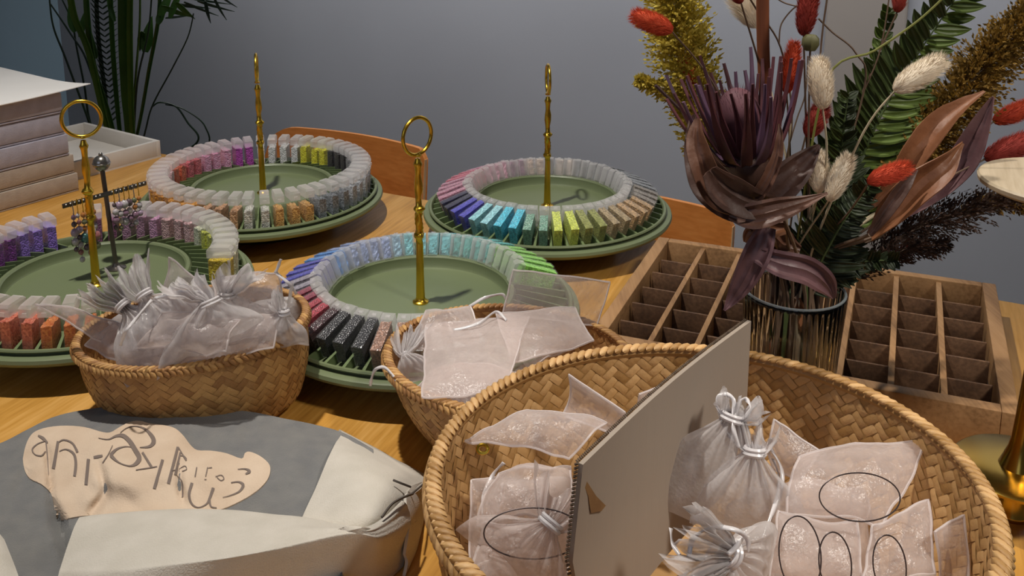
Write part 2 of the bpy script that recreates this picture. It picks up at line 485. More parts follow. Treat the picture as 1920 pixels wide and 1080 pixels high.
# ---- the flip-top bead boxes: clear case, frosted lid, beads
case_m = sheer('clear_polystyrene', '#e6e8ea', 0.01, 0.20, rough=0.08, noise_amt=0.0, transl=0.3, blend=0.35, gloss=0.8)
lid_m = sheer('frosted_lid', '#f8f6f6', 0.30, 0.74, rough=0.3, noise_amt=0.05, transl=0.6, blend=0.4)
def bead_mat(hexc, hex2=None, sparkle=0.0):
    key = 'beads_' + hexc.strip('#') + (hex2 or '').strip('#')
    if key in MATS: return MATS[key]
    m, nt, p, out = base_mat(key)
    tc = nt.nodes.new('ShaderNodeTexCoord')
    vo = nt.nodes.new('ShaderNodeTexVoronoi'); vo.inputs['Scale'].default_value = 520.0
    nt.links.new(tc.outputs['Object'], vo.inputs['Vector'])
    r = nt.nodes.new('ShaderNodeValToRGB')
    c1 = np.array(lin(hexc)); c2 = np.array(lin(hex2 or hexc))
    r.color_ramp.elements[0].color = tuple(np.append((c1 * 0.72)[:3], 1)); r.color_ramp.elements[1].color = tuple(np.append(np.minimum(c2 * 1.45, 0.95)[:3], 1))
    nt.links.new(vo.outputs['Color'], r.inputs['Fac']); nt.links.new(r.outputs['Color'], p.inputs['Base Color'])
    b = nt.nodes.new('ShaderNodeBump'); b.inputs['Strength'].default_value = 0.7; b.inputs['Distance'].default_value = 0.0012; b.invert = True
    nt.links.new(vo.outputs['Distance'], b.inputs['Height']); nt.links.new(b.outputs['Normal'], p.inputs['Normal'])
    p.inputs['Roughness'].default_value = 0.28; p.inputs['Specular IOR Level'].default_value = 0.6
    MATS[key] = m
    return m

BW, BD, BH = 0.0118, 0.0265, 0.0500
def make_case():
    mb = MB(); mb.box(-BW / 2, BW / 2, -BD / 2, BD / 2, 0.0, BH * 0.77, bev=0.0009)
    return mb.mesh('case', case_m)
def make_lid():
    mb = MB()
    x, y, z0, z1, k = BW / 2 + .0003, BD / 2 + .0003, BH * 0.77, BH, 0.0028
    vs = [(-x, -y, z0), (x, -y, z0), (x, y, z0), (-x, y, z0), (-x, -y, z1 - k), (x, -y, z1 - k), (x, y, z1 - k), (-x, y, z1 - k),
          (-x + .001, -y + k, z1), (x - .001, -y + k, z1), (x - .001, y - k, z1), (-x + .001, y - k, z1)]
    fs = [(0, 3, 2, 1), (0, 1, 5, 4), (1, 2, 6, 5), (2, 3, 7, 6), (3, 0, 4, 7), (4, 5, 9, 8), (5, 6, 10, 9), (6, 7, 11, 10), (7, 4, 8, 11), (8, 9, 10, 11)]
    mb.add(vs, fs)
    mb.box(-0.0022, 0.0022, y - .0003, y + .0012, z0 + .002, z0 + .005)
    return mb.mesh('lid', lid_m, smooth=False)
def make_beads(fill, seed):
    rng = random.Random(seed); mb = MB()
    nx, ny = 5, 9; x, y = BW / 2 - .0009, BD / 2 - .0009
    top = []
    for j in range(ny):
        for i in range(nx):
            top.append(Vector((-x + 2 * x * i / (nx - 1), -y + 2 * y * j / (ny - 1), BH * fill + rng.uniform(-.0013, .0013))))
    bot = [Vector((p.x, p.y, 0.0012)) for p in top]
    fs = []
    K = nx * ny
    for j in range(ny - 1):
        for i in range(nx - 1):
            q = j * nx + i
            fs.append((q, q + 1, q + nx + 1, q + nx)); fs.append((q + K, q + nx + K, q + nx + 1 + K, q + 1 + K))
    for i in range(nx - 1):
        fs.append((i + K, i + 1 + K, i + 1, i)); q = (ny - 1) * nx + i; fs.append((q, q + 1, q + 1 + K, q + K))
    for j in range(ny - 1):
        q = j * nx; fs.append((q, q + nx, q + nx + K, q + K)); q = j * nx + nx - 1; fs.append((q + K, q + nx + K, q + nx, q))
    mb.add(top + bot, fs)
    return mb.mesh('beads', None, smooth=False)
CASE_ME, LID_ME = make_case(), make_lid()
BEAD_ME = {}
def bead_me(fill, seed):
    k = (round(fill, 2), seed)
    if k not in BEAD_ME: BEAD_ME[k] = make_beads(fill, seed * 31 + int(fill * 100))
    return BEAD_ME[k]
_proto = None
def bead_box(M, label, group, hexc, hex2, fill, rng):
    global _proto
    if _proto is None:
        root = thing('bead_box', label, 'bead box', (0, 0, 0))
        for nm, me in (('case', CASE_ME), ('lid', LID_ME), ('beads', bead_me(fill, 0))):
            o = bpy.data.objects.new(nm, me); COL.objects.link(o); o.parent = root
        _proto = root
        r = root
    else:
        r = _proto.copy(); COL.objects.link(r)
        for ch in list(_proto.children):
            q = ch.copy(); COL.objects.link(q); q.parent = r
    r.matrix_world = M; r.location = M.to_translation(); r.rotation_euler = M.to_euler()
    r['label'] = label; r['group'] = group
    for q in r.children:
        if q.name.startswith('beads'):
            q.data = bead_me(fill, rng.randint(0, 3))
            if not q.data.materials: q.data.materials.append(None)
            q.material_slots[0].link = 'OBJECT'; q.material_slots[0].material = bead_mat(hexc, hex2)
    return r

# colour runs: (from angle, to angle, words, hex, second hex, fill); angles counter-clockwise from the viewer's right
RUNS = {
 'back left': [(0, 33, 'grey', '#77767a', '#98989c', .66), (33, 59, 'black', '#1e1b1e', '#302c30', .70), (59, 81, 'yellow', '#d6c218', '#ecdc40', .70), (81, 108, 'milky white', '#cccac6', '#e2dfda', .66),
               (108, 124, 'violet', '#a23c9c', '#b855b2', .72), (124, 143, 'bright pink', '#e884ae', '#f6a8c4', .72), (143, 164, 'crimson', '#b84e5c', '#d0707a', .72), (164, 178, 'vermilion', '#c84e3c', '#e07454', .68), (178, 206, 'pale rose', '#d8a2a8', '#e8bcc0', .66),
               (206, 250, 'amber', '#b46c20', '#e29a3a', .66), (250, 273, 'copper', '#a8744a', '#dcaa84', .62), (273, 291, 'silver', '#aeaaa2', '#d8d4ca', .56),
               (291, 310, 'gold orange', '#c48240', '#ecac68', .58), (310, 336, 'steel grey', '#686e74', '#92989e', .62), (336, 360, 'pale grey', '#989ca2', '#bcc0c4', .64)],
 'front left': [(-8, 5, 'golden', '#c8a020', '#e2be38', .70), (5, 21, 'ivory', '#dcd6a4', '#ece8c0', .70), (21, 36, 'pale cream', '#d6d3aa', '#e6e4c0', .70),
                (36, 47, 'lime', '#b2b844', '#cad056', .66), (47, 58, 'pale green', '#c0c8a6', '#d6dabc', .66), (58, 77, 'dusty pink', '#c4969a', '#d8b0b2', .68), (77, 87, 'orchid', '#b682aa', '#cf9ec0', .70), (87, 103, 'pinkish mauve', '#9a6c86', '#b088a0', .70), (103, 116, 'dark mauve', '#7c4464', '#925c7c', .72),
                (130, 152, 'lavender', '#7c5cbc', '#9a7cd4', .72), (152, 171, 'deep purple', '#682a78', '#7e3c90', .74),
                (250, 274, 'coral', '#dc6048', '#ec8468', .64), (274, 299, 'orange', '#e66a30', '#f88c4a', .56)],
 'back right': [(0, 30, 'smoke', '#74767a', '#8c9094', .74), (30, 66, 'slate', '#686c70', '#888c90', .72), (66, 79, 'peach white', '#bcaca0', '#d2c4b8', .70), (79, 93, 'charcoal', '#4c4a4e', '#646266', .70), (93, 104, 'pale peach', '#ccaa96', '#e0c0ae', .72),
                (104, 119, 'plum', '#8a5278', '#a46e92', .74), (119, 141, 'bright pink', '#da80a0', '#eaa0b8', .80), (141, 162, 'raspberry', '#b85068', '#ce7084', .80), (162, 196, 'mauve pink', '#a46c82', '#be8a9c', .78),
                (196, 208, 'ink blue', '#201e34', '#322f4a', .78), (208, 222, 'indigo', '#4040a0', '#5450b8', .78), (222, 238, 'ice blue', '#78b4c8', '#98ced8', .78), (238, 253, 'turquoise', '#2c9cbc', '#4cbcd4', .80),
                (253, 268, 'sea green', '#4e7c68', '#709a86', .60), (268, 283, 'lime green', '#a8b63c', '#c2cc58', .74), (283, 298, 'olive', '#747a34', '#8e924c', .72), (298, 315, 'bronze', '#847250', '#a89470', .66), (315, 338, 'gold brown', '#8a7452', '#c09c70', .66), (338, 360, 'grey brown', '#70685e', '#928a80', .66)],
 'centre': [(5, 49, 'grass green', '#74b440', '#8ecc5c', .80), (49, 77, 'teal', '#44a09c', '#62b8b2', .80), (77, 107, 'aqua', '#54b4c8', '#7ccedc', .82), (107, 117, 'sky blue', '#78a8d0', '#9ac2e0', .82), (117, 140, 'periwinkle blue', '#7890cc', '#98aadc', .82),
            (140, 162, 'royal blue', '#3e78c8', '#5692dc', .82), (162, 182, 'indigo', '#40409c', '#5454b4', .82), (182, 193, 'grey lilac', '#7e7884', '#98929e', .8), (193, 209, 'wine red', '#762e40', '#8e4050', .8), (209, 228, 'dark red', '#8a2836', '#a23a48', .8),
            (228, 236, 'dark maroon', '#2c181c', '#42262c', .8), (236, 258, 'black', '#121114', '#222126', .8), (258, 268, 'copper brown', '#6c4e40', '#94705e', .74), (268, 299, 'clear grey', '#8c8a88', '#aaa8a6', .5)],
}
for key, runs in RUNS.items():
    cx, cy, _, _, pose = TT[key]
    rng = random.Random(len(key) * 7)
    slots = [(360.0 * i / NSLOT) + PHASE[key] for i in range(NSLOT)]; slots = [q % 360 for q in slots]
    for (a0, a1, words, hx, hx2, fill) in runs:
        mem = [s for s in slots if a0 <= s < a1] + [s - 360 for s in slots if a0 <= s - 360 < a1]
        mem = sorted(set(mem), reverse=True)                      # clockwise
        for k, s in enumerate(mem):
            a = math.radians(s + rng.uniform(-.4, .4))
            e = Vector((math.cos(a), math.sin(a), 0)); tang = Vector((-e.y, e.x, 0)); up = Vector((0, 0, 1))
            if pose == 'up':
                lean = rng.uniform(-0.03, 0.03)
                M = Matrix.Translation(Vector((cx, cy, 0.0350)) + e * 0.1395) @ Matrix.Rotation(a - PI / 2, 4, 'Z') @ Matrix.Rotation(lean, 4, 'Y')
            else:
                tl = math.radians(19.5 + rng.uniform(-1.2, 1.2)); ct, st = math.cos(tl), math.sin(tl)
                ax = -e * ct + up * st; hy = up * ct + e * st; tx = hy.cross(ax)
                org = Vector((cx, cy, 0.0358)) + e * (0.1415 + rng.uniform(-.001, .001)) + hy * (BD / 2)
                M = Matrix(((tx.x, hy.x, ax.x, org.x), (tx.y, hy.y, ax.y, org.y), (tx.z, hy.z, ax.z, org.z), (0, 0, 0, 1)))
            n = len(mem)
            where = f'the only such box' if n == 1 else f'{ORD[k]} of {NUM[n]} clockwise'
            bead_box(M, f'clear box of {words} beads on the {key} turntable, {where}', f'bead boxes on the {key} turntable', hx, hx2, min(0.88, fill + rng.uniform(-.04, .04)), rng)
# ================================================================== stack of flat boxes, open tray, paper (left)
E1 = Vector((math.sin(math.radians(34.5)), math.cos(math.radians(34.5)), 0)); E2 = Vector((-E1.y, E1.x, 0))
linen = mat('grey_linen_board', '#a4a0ac', '#b0acb8', 60, 0.85, bump=0.25, bscale=500)
linen_b = mat('beige_linen_board', '#a89a8c', '#b4a698', 60, 0.85, bump=0.25, bscale=500)
seam = mat('box_seam', '#4c474c', None, 10, 0.8)
white_board = mat('white_board', '#d2cec8', '#dad6d0', 20, 0.6)
def e_mat(o): return Matrix(((E1.x, E2.x, 0, o.x), (E1.y, E2.y, 0, o.y), (0, 0, 1, o.z), (0, 0, 0, 1)))
CB = PZ(141, 288, 0.06); CB.z = 0
def flat_box(z0, z1, off1, off2, L1, L2, m, label):
    o = CB + E1 * off1 + E2 * off2; o.z = z0
    M = e_mat(o)
    ctr = o - E1 * L1 / 2 + E2 * L2 / 2; ctr.z = z0
    t = thing('flat_box', label, 'box', ctr, 'flat linen-look boxes stacked at the left')
    h = z1 - z0
    mb = MB(); mb.box(-L1, 0, 0, L2, 0, h * 0.10, M, bev=0.0008); part(t, 'box_base', mb, m)
    mb = MB(); mb.box(-L1 - .0008, .0008, -.0008, L2 + .0008, h * 0.10 + .0004, h - .0008, M, bev=0.0014); part(t, 'box_lid', mb, m)
flat_box(0.0, 0.030, 0, 0, 0.42, 0.36, linen_b, 'beige flat box at the bottom of the stack beside the open tray')
flat_box(0.030, 0.060, -0.003, 0.002, 0.42, 0.36, linen_b, 'beige flat box, second from the bottom of the stack')
flat_box(0.060, 0.094, -0.010, 0.001, 0.36, 0.27, linen, 'grey flat box, lowest of the three grey ones stacked')
flat_box(0.094, 0.128, -0.012, 0.003, 0.36, 0.27, linen, 'grey flat box, middle of the three grey ones stacked')
flat_box(0.128, 0.160, -0.014, 0.001, 0.36, 0.27, linen, 'grey flat box, topmost of three, under the white sheet')
# white printed sheet with a lifted corner
cs = PZ(170, 161, 0.163)
rows = []
for i in range(17):
    row = []
    for j in range(17):
        f, g = i / 16, j / 16
        p = cs - E1 * (0.38 * f) + E2 * (0.30 * g)
        z = 0.1608 + 0.006 * max(0, 1 - math.hypot(f * 2.2, g * 3)) ** 2 + 0.004 * max(0, g - 0.35) + 0.0006 * nz(p, 9)
        row.append(Vector((p.x, p.y, z)))
    rows.append(row)
mb = MB(); mb.grid(rows, thick=0.0012)
sh = solo('paper_sheet', mb, mat('white_paper', '#f6f4f1', '#faf8f5', 10, 0.55), 'white sheet of thick paper curling on top of the grey boxes', 'paper', cs)
# open white tray behind the stack
ct = PZ(300, 263, 0.030); ct.z = 0.0
M = e_mat(ct)
t = thing('open_tray', 'shallow open white tray behind the stack of flat boxes', 'tray', ct - E1 * .09 + E2 * .11)
mb = MB(); mb.box(-0.175, 0, 0, 0.225, 0, 0.003, M); part(t, 'tray_floor', mb, white_board)
for nm, b in (('tray_wall', (-0.175, -0.167, 0.0, 0.225)), ('tray_wall', (-0.008, 0.0, 0.0, 0.225)), ('tray_wall', (-0.167, -0.008, 0.0, 0.008)), ('tray_wall', (-0.167, -0.008, 0.217, 0.225))):
    mb = MB(); mb.box(b[0], b[1], b[2], b[3], 0.003, 0.030, M, bev=0.0008); part(t, nm, mb, white_board)

# ================================================================== earring stand on the front left turntable
dark_steel = mat('gunmetal', '#6a6460', '#78726c', 14, 0.32, metal=0.9)
silver_m = mat('silver_metal', '#8f8b86', '#a5a19c', 14, 0.25, metal=0.9)
rhine = mat('rhinestone', '#f4ead6', '#ffffff', 40, 0.08, spec=1.0)
sb = PZ(218, 503, 0.0394)
t = thing('earring_stand', 'dark metal T-bar stand with ball finial holding earrings on the left turntable', 'jewellery stand', sb)
ball = PY(190, 306, sb.y + 0.01)
mb = MB(); mb.lathe([(0, .0394), (0.011, .0394), (0.011, .0406), (0.005, .0425), (0.003, .046), (0, .046)], (sb.x, sb.y, 0), 28); part(t, 'stand_base', mb, dark_steel)
mb = MB(); mb.tube([sb + Vector((0, 0, .004)), sb.lerp(ball, .5), ball], 0.0027, 10); part(t, 'post', mb, dark_steel)
mb = MB(); mb.ball(ball, 0.0095, n=18, m=12, M=None); mb.ring(ball, (0, 0, 1), .0092, .0009); mb.ball(ball + Vector((0, 0, .0105)), .0024)
part(t, 'ball_finial', mb, silver_m, label='grey ball finial')
B0, B1 = PZ(117, 387, 0.1295), PZ(274, 343, 0.1295)
dirb = (B1 - B0).normalized(); nb = Vector((-dirb.y, dirb.x, 0))
mb = MB()
Mb = Matrix(((dirb.x, nb.x, 0, B0.x), (dirb.y, nb.y, 0, B0.y), (0, 0, 1, B0.z), (0, 0, 0, 1)))
LB = (B1 - B0).length
mb.box(0, LB, -.0012, .0012, -.0026, .0026, Mb, bev=.0006)
bar = part(t, 'crossbar', mb, dark_steel)
mb = MB()
for k in range(20):
    f = (k + .7) / 20.5
    if 0.46 < f < 0.54: continue
    mb.ball(B0.lerp(B1, f) - nb * .0014 + Vector((0, 0, .0012)), .0009, n=8, m=6)
part(bar, 'rhinestone_row', mb, rhine)
pearl = mat('pearl', '#d6c4bc', '#e6d8d2', 30, 0.15, spec=0.8)
gems = [('pale lilac', '#a994a8'), ('rose', '#9c6464'), ('teal', '#4f8078'), ('smoky', '#5c4a50'), ('amber', '#a86c34'), ('clear', '#b9b2b4'), ('mauve', '#8c6c80'), ('olive', '#6e7050')]
for nm, hx in gems: mat('gem_' + nm, hx, None, 20, 0.12, spec=0.9)
rng = random.Random(5)
def earring(f, drops, words, k):
    p = B0.lerp(B1, f) - nb * 0.0022
    t = thing('earring', words, 'earring', p, 'earrings hanging from the T-bar')
    mb = MB(); mb.tube([p + nb * .004 + Vector((0, 0, -.004)), p + Vector((0, 0, .0042)), p + Vector((0, 0, -.003)), p - nb * .001 + Vector((0, 0, -.012))], .0006, 6)
    part(t, 'hook', mb, gold if k % 3 else silver_m)
    z = -.0125
    for (g, r) in drops:
        mb = MB(); q = p + Vector((0, 0, z - r)) + nb * rng.uniform(-.001, .001)
        mb.ball(q, r, r, r * 1.1, n=10, m=8)
        mb.tube([q + Vector((0, 0, r)), q + Vector((0, 0, r + .0025))], .0005, 5)
        part(t, 'bead', mb, pearl if g == 'pearl' else MATS['gem_' + g], label=f'{g} bead' if g == 'pearl' else f'{g} glass bead')
        z -= 2 * r + .0022
EAR = [(0.10, [('mauve', .0028), ('smoky', .003), ('pale lilac', .0045), ('clear', .004), ('smoky', .0028)], 'long earring of mauve and lilac beads, leftmost on the T-bar'),
       (0.15, [('clear', .0024), ('rose', .0026), ('pale lilac', .004), ('smoky', .003), ('clear', .0035), ('rose', .003), ('clear', .003)], 'longest earring, smoky and clear beads, second from left on the T-bar'),
       (0.21, [('amber', .003), ('olive', .0028), ('amber', .003), ('teal', .0055), ('smoky', .0034)], 'amber-topped earring ending in a big teal bead'),
       (0.27, [('olive', .0024), ('clear', .0042), ('pearl', .0068), ('clear', .0042), ('rose', .0045)], 'earring with a large white pearl beside the gold handle'),
       (0.33, [('amber', .003), ('rose', .003), ('clear', .0034), ('rose', .0052), ('olive', .0042)], 'earring ending in rust-red and olive beads, left of the post'),
       (0.58, [('smoky', .0024), ('clear', .0035), ('mauve', .004), ('smoky', .0028)], 'short mauve earring, first right of the post on the T-bar'),
       (0.64, [('pale lilac', .0044), ('clear', .0035), ('pearl', .003), ('olive', .0026)], 'pale lilac earring with a small pearl, second right of the post'),
       (0.70, [('clear', .0046), ('mauve', .0038), ('clear', .0042)], 'clear and mauve earring, third right of the post'),
       (0.76, [('smoky', .0042), ('pearl', .0036), ('mauve', .0038), ('smoky', .003)], 'smoky earring with dark top bead, fourth right of the post'),
       (0.82, [('olive', .003), ('amber', .003), ('mauve', .0042), ('clear', .003)], 'olive and amber earring, fifth right of the post'),
       (0.88, [('amber', .0026), ('clear', .0036), ('pale lilac', .0034)], 'small amber earring, rightmost on the T-bar')]
for k, (f, d, wds) in enumerate(EAR): earring(f, d, wds, k)

# ================================================================== potted palm behind the boxes
PYD = 2.12
leafg = mat('palm_green', '#34581e', '#487428', 8, 0.4, transl=0.25)
leafg2 = mat('palm_green_dark', '#1c2e20', '#26402a', 8, 0.45, transl=0.15)
leafg3 = mat('palm_green_light', '#4a6a1e', '#5c8026', 8, 0.4, transl=0.3)
pbase = PY(232, 258, PYD); soil = Vector((pbase.x, PYD, -0.30))
t = thing('potted_palm', 'green grass-like palm in a floor pot behind the flat boxes', 'plant', (pbase.x, PYD, FLOOR))
mb = MB(); mb.lathe([(0, FLOOR), (0.12, FLOOR), (0.125, FLOOR + .01), (0.15, -.29), (0.155, -.28), (0.145, -.28), (0.14, -.31), (0, -.31)], (soil.x, soil.y, 0), 40)
part(t, 'pot', mb, mat('pot_grey', '#7b7a78', '#85837f', 12, 0.7))
mb = MB(); mb.lathe([(0, -.305), (0.14, -.305), (0.14, -.312), (0, -.312)], (soil.x, soil.y, 0), 32); part(t, 'soil', mb, mat('soil', '#2a2119', '#3a2e22', 60, 0.95, bump=.5))
rng = random.Random(11)
def pstem(pts, w, m, name='stem', flat=False, dy=0.0):
    P = [PY(x, y, PYD + dy) for x, y in pts]
    P.append(soil + Vector((rng.uniform(-.04, .04), rng.uniform(-.04, .04), 0)))
    S = [Vector(q) for q in cr([tuple(p) for p in P], 8)]
    mb = MB(); pxm = (PYD / F_PX)
    if flat:
        rows = []
        for i, p in enumerate(S):
            f = i / (len(S) - 1)
            ww = w * pxm * 0.5 * (0.55 + 0.45 * math.sin(PI * min(1, .25 + f * .75)))
            rows.append([p + Vector((-ww, -ww * .3, 0)), p + Vector((0, ww * .35, 0)), p + Vector((ww, -ww * .3, 0))])
        mb.grid(rows, thick=.0012)
    else:
        mb.tube(S, [w * pxm * .5 * (.6 + .4 * i / (len(S) - 1)) for i in range(len(S))], 7)
    return part(t, name, mb, m), S
for pts, w, m, fl, dy in [
        ([(232, -60), (233, 60), (238, 170), (244, 258)], 22, leafg, True, 0), ([(246, -60), (244, 80), (250, 258)], 12, leafg3, True, -.03), ([(206, -60), (212, 90), (226, 255)], 10, leafg, True, .03),
        ([(160, -60), (165, 40), (178, 130), (214, 256)], 12, leafg, True, 0), ([(128, -40), (140, 30), (168, 100), (205, 252)], 14, leafg3, True, -.02), ([(95, 8), (130, 60), (165, 120), (200, 255)], 5, leafg2, False, .02),
        ([(92, -10), (100, 50), (125, 115), (175, 252)], 5, leafg2, False, -.02), ([(112, -10), (135, 40), (143, 85), (158, 160), (175, 250)], 5, leafg2, False, .05),
        ([(180, -50), (184, 60), (196, 160), (212, 256)], 9, leafg2, True, .05),
        ([(262, -50), (262, 40), (254, 150), (246, 258)], 6, leafg3, False, .02), ([(300, -50), (298, 30), (280, 130), (256, 258)], 8, leafg, True, .03), ([(285, -20), (278, 60), (258, 150), (250, 258)], 5, leafg2, False, 0),
        ([(363, 25), (352, 70), (322, 130), (285, 200), (268, 262)], 4, leafg2, False, .04), ([(286, 200), (300, 192), (330, 200), (352, 230), (372, 262), (330, 300)], 5, leafg2, False, .1), ([(310, 196), (345, 205), (385, 238), (380, 290)], 4, leafg2, False, .1)]:
    pstem(pts, w, m, 'stem' if not fl else 'blade', fl, dy)
def pleaf(x0, y0, x1, y1, w, m, bend=0.0, dy=0.0, bow=0.25):
    a, b = PY(x0, y0, PYD + dy), PY(x1, y1, PYD + dy + bend); mb = MB(); d = (b - a); sd = Vector((d.z, 0, -d.x)).normalized(); pxm = PYD / F_PX; rows = []
    for i in range(9):
        f = i / 8; ww = w * pxm * .5 * math.sin(PI * (0.06 + 0.94 * f) ** .7) + .0004
        p = a.lerp(b, f) + Vector((0, -bow * .02 * math.sin(PI * f), 0))
        rows.append([p - sd * ww, p + Vector((0, ww * .4, 0)), p + sd * ww])
    mb.grid(rows, thick=.0008); part(t, 'leaflet', mb, m)
for k in range(22):                       # one feathery frond
    y = 6 + k * 10.5; x = 191 + k * .9
    pleaf(x, y, x + 26 - k * .35, y - 16, 2.4, leafg2, .02, .05)
    if k < 18: pleaf(x, y, x - 24 + k * .3, y - 22, 2.4, leafg2, -.02, .05)
for a in [(272, 98, 285, 30, 22), (268, 60, 262, 96, 14), (300, 30, 325, -20, 16), (302, 12, 360, 32, 10), (318, 34, 345, -30, 12), (330, 5, 366, 36, 10), (296, 45, 312, 5, 14), (140, 60, 128, 12, 14), (150, 70, 165, 10, 12), (215, 40, 200, -20, 10), (180, 110, 172, 62, 12)]:
    pleaf(*a, leafg, .03, .02)
for a in [(330, 8, 395, 16, 6), (345, 4, 410, 30, 5), (370, 2, 440, 22, 5), (385, 2, 395, 44, 7), (400, -6, 425, 38, 5), (410, -10, 445, 14, 4), (310, 34, 362, 28, 4), (350, -4, 432, 8, 4)]:
    pleaf(*a, leafg2, .06, .12)
# ================================================================== woven baskets
straw = mat('straw_weave', '#a07844', '#cfa670', 14, 0.55, attr='rnd', bump=.2, bscale=400)
straw2 = mat('straw_weave_fine', '#94683a', '#c4985c', 14, 0.6, attr='rnd', bump=.2, bscale=500)
def basket(name, label, rim, bot, sw, m, depth_res, inner_floor=True, amp=0.0012, bulge=0.0, nlump=80, rim_r=0.005):
    """rim = cx, cy, rx, ry, rot, z0, zx, zy; bot = cx, cy, rx, ry at the table; twill-woven wall as real relief"""
    cx, cy, rx, ry, ro, z0, zx, zy = rim
    bx, by, brx, bry = bot
    rng = random.Random(int(sw * 1e5))
    t = thing(name, label, 'basket', (bx, by, 0), 'woven seagrass baskets')
    def wall(u, f):
        a = 2 * PI * u; ca, sa = math.cos(a), math.sin(a)
        X = rx * ca * math.cos(ro) - ry * sa * math.sin(ro); Y = rx * ca * math.sin(ro) + ry * sa * math.cos(ro)
        R = Vector((cx + X, cy + Y, z0 + zx * X + zy * Y))
        Bx = brx * ca * math.cos(ro) - bry * sa * math.sin(ro); By = brx * ca * math.sin(ro) + bry * sa * math.cos(ro)
        B = Vector((bx + Bx, by + By, 0.0015))
        p = B.lerp(R, f)
        out = Vector((X, Y, 0)).normalized()
        p += out * bulge * math.sin(PI * min(1, f * 1.0)) - out * 0.012 * max(0, 0.16 - f) / .16 * max(0, .16 - f) / .16
        return p, out
    per = PI * (rx + ry); hgt = z0 * 1.04
    K = max(8, round(per / (sw * math.sqrt(2)) / 4) * 4)         # diagonal strips round the wall
    cell = per / K
    tone = {}
    for side, nm in ((1, 'outer_wall'), (-1, 'inner_wall')):
        mb = MB(); n = 96; nv = 10; vs = []; fs = []
        for iv in range(nv + 1):
            for iu in range(n):
                p, out = wall(iu / n, iv / nv); vs.append(p + out * (0.0004 * side - .0012))
        for iv in range(nv):
            for iu in range(n):
                i2 = (iu + 1) % n; q = (iv * n + iu, iv * n + i2, (iv + 1) * n + i2, (iv + 1) * n + iu)
                fs.append(q if side > 0 else tuple(reversed(q)))
        mb.add(vs, fs, 0.0)  # backing in the darkest tone, painting shade into gaps between strips
        def floater(ac, bc, along_a, tn):
            P = []
            for k in range(6):
                l = -1.12 + 2.24 * k / 5
                for q in range(4):
                    y = -.47 + .94 * q / 3
                    a = ac + (l if along_a else y); b_ = bc + (y if along_a else l)
                    s_ = (a + b_) / 2 * cell; h = min(max((a - b_) / 2 * cell, 0.0), hgt)
                    p, out = wall(s_ / per, h / hgt)
                    e = amp * (1 - 1.5 * abs(l / 1.12) ** 4) * (1 - .35 * abs(2 * y) ** 3) - amp * .25 * abs(2 * y) ** 3
                    P.append(p + out * (side * (.0005 + e) - .0012))
            F = []
            for k in range(5):
                for q in range(3):
                    f = (k * 4 + q, k * 4 + q + 1, (k + 1) * 4 + q + 1, (k + 1) * 4 + q)
                    F.append(f)
            # face outwards
            n_ = (P[F[7][1]] - P[F[7][0]]).cross(P[F[7][3]] - P[F[7][0]])
            o2 = wall((ac + bc) / 2 * cell / per, min(max((ac - bc) / 2 * cell / hgt, 0), 1))[1]
            if n_.dot(o2) * side < 0: F = [tuple(reversed(f)) for f in F]
            mb.add(P, F, tn)
        M4 = int(K / 2) + 6
        for j in range(K):
            for m_ in range(-M4, M4):
                i0 = -j + 4 * m_; ac, bc = i0 + 1.0, j + .5
                h = (ac - bc) / 2 * cell
                if -.6 * cell < h < hgt + .3 * cell: floater(ac, bc, True, min(1, max(0, tone.setdefault(('A', j), rng.random()) * .5 + rng.random() * .5)))
                j0 = 2 - j + 4 * m_; bc2, ac2 = j0 + 1.0, j + .5
                h = (ac2 - bc2) / 2 * cell
                if -.6 * cell < h < hgt + .3 * cell: floater(ac2, bc2, False, min(1, max(0, tone.setdefault(('B', j), rng.random()) * .5 + rng.random() * .5)))
        part(t, nm, mb, m, angle=70)
    mb = MB(); vs = [Vector((bx, by, 0.004))]
    ring_ = [wall(i / 64, 0.02)[0] for i in range(64)]
    for p in ring_: vs.append(Vector((p.x, p.y, 0.004)))
    for p in ring_: vs.append(Vector((p.x, p.y, 0.0004)))
    fs = [(0, 1 + i, 1 + (i + 1) % 64) for i in range(64)] + [(1 + i, 65 + i, 65 + (i + 1) % 64, 1 + (i + 1) % 64) for i in range(64)] + [tuple(reversed(range(65, 129)))]
    mb.add(vs, fs); part(t, 'bottom', mb, m)
    # braided rim: two rows of slanted wraps forming a herringbone
    mb = MB()
    for k in range(nlump):
        for row in (0, 1):
            u = (k + .5 * row) / nlump
            p, out = wall(u, 1.0); p2, _ = wall(u + .004, 1.0)
            tan = (p2 - p).normalized(); up = Vector((0, 0, 1)); up = (up - tan * up.dot(tan)).normalized(); out2 = up.cross(tan); out2 = out2 if out2.dot(out) > 0 else -out2
            sgn = 1 if row == 0 else -1
            if row == 0: ax = (tan * .75 + (out2 * .35 - up * .75)).normalized(); cpos = p + out2 * rim_r * .55 - up * rim_r * .25
            else: ax = (tan * .75 - (out2 * .75 - up * .05)).normalized(); cpos = p - out2 * rim_r * .10 + up * rim_r * .42
            b = ax.orthogonal().normalized(); c2 = ax.cross(b)
            L = rim_r * 1.30; W_ = per / nlump * .46
            M = Matrix(((ax.x, b.x, c2.x), (ax.y, b.y, c2.y), (ax.z, b.z, c2.z)))
            mb.ball(cpos, L, W_, W_, n=8, m=6, M=M, a=rng.random())
    part(t, 'braided_rim', mb, m)
    mb = MB(); mb.tube([wall(i / 90, .99)[0] for i in range(91)], rim_r * .72, 8, cap=False, a=0.0)  # core in the darkest tone, so gaps between wraps look shaded
    part(t, 'rim_core', mb, m)
    return t
BK1 = (-0.2873, 0.8152, 0.1000, 0.0805, 0.1052, 0.0850, 0.0568, 0.006)
BK2 = (-0.0028, 0.7700, 0.1065, 0.0950, -0.3934, 0.0795, -0.0097, -0.0138)
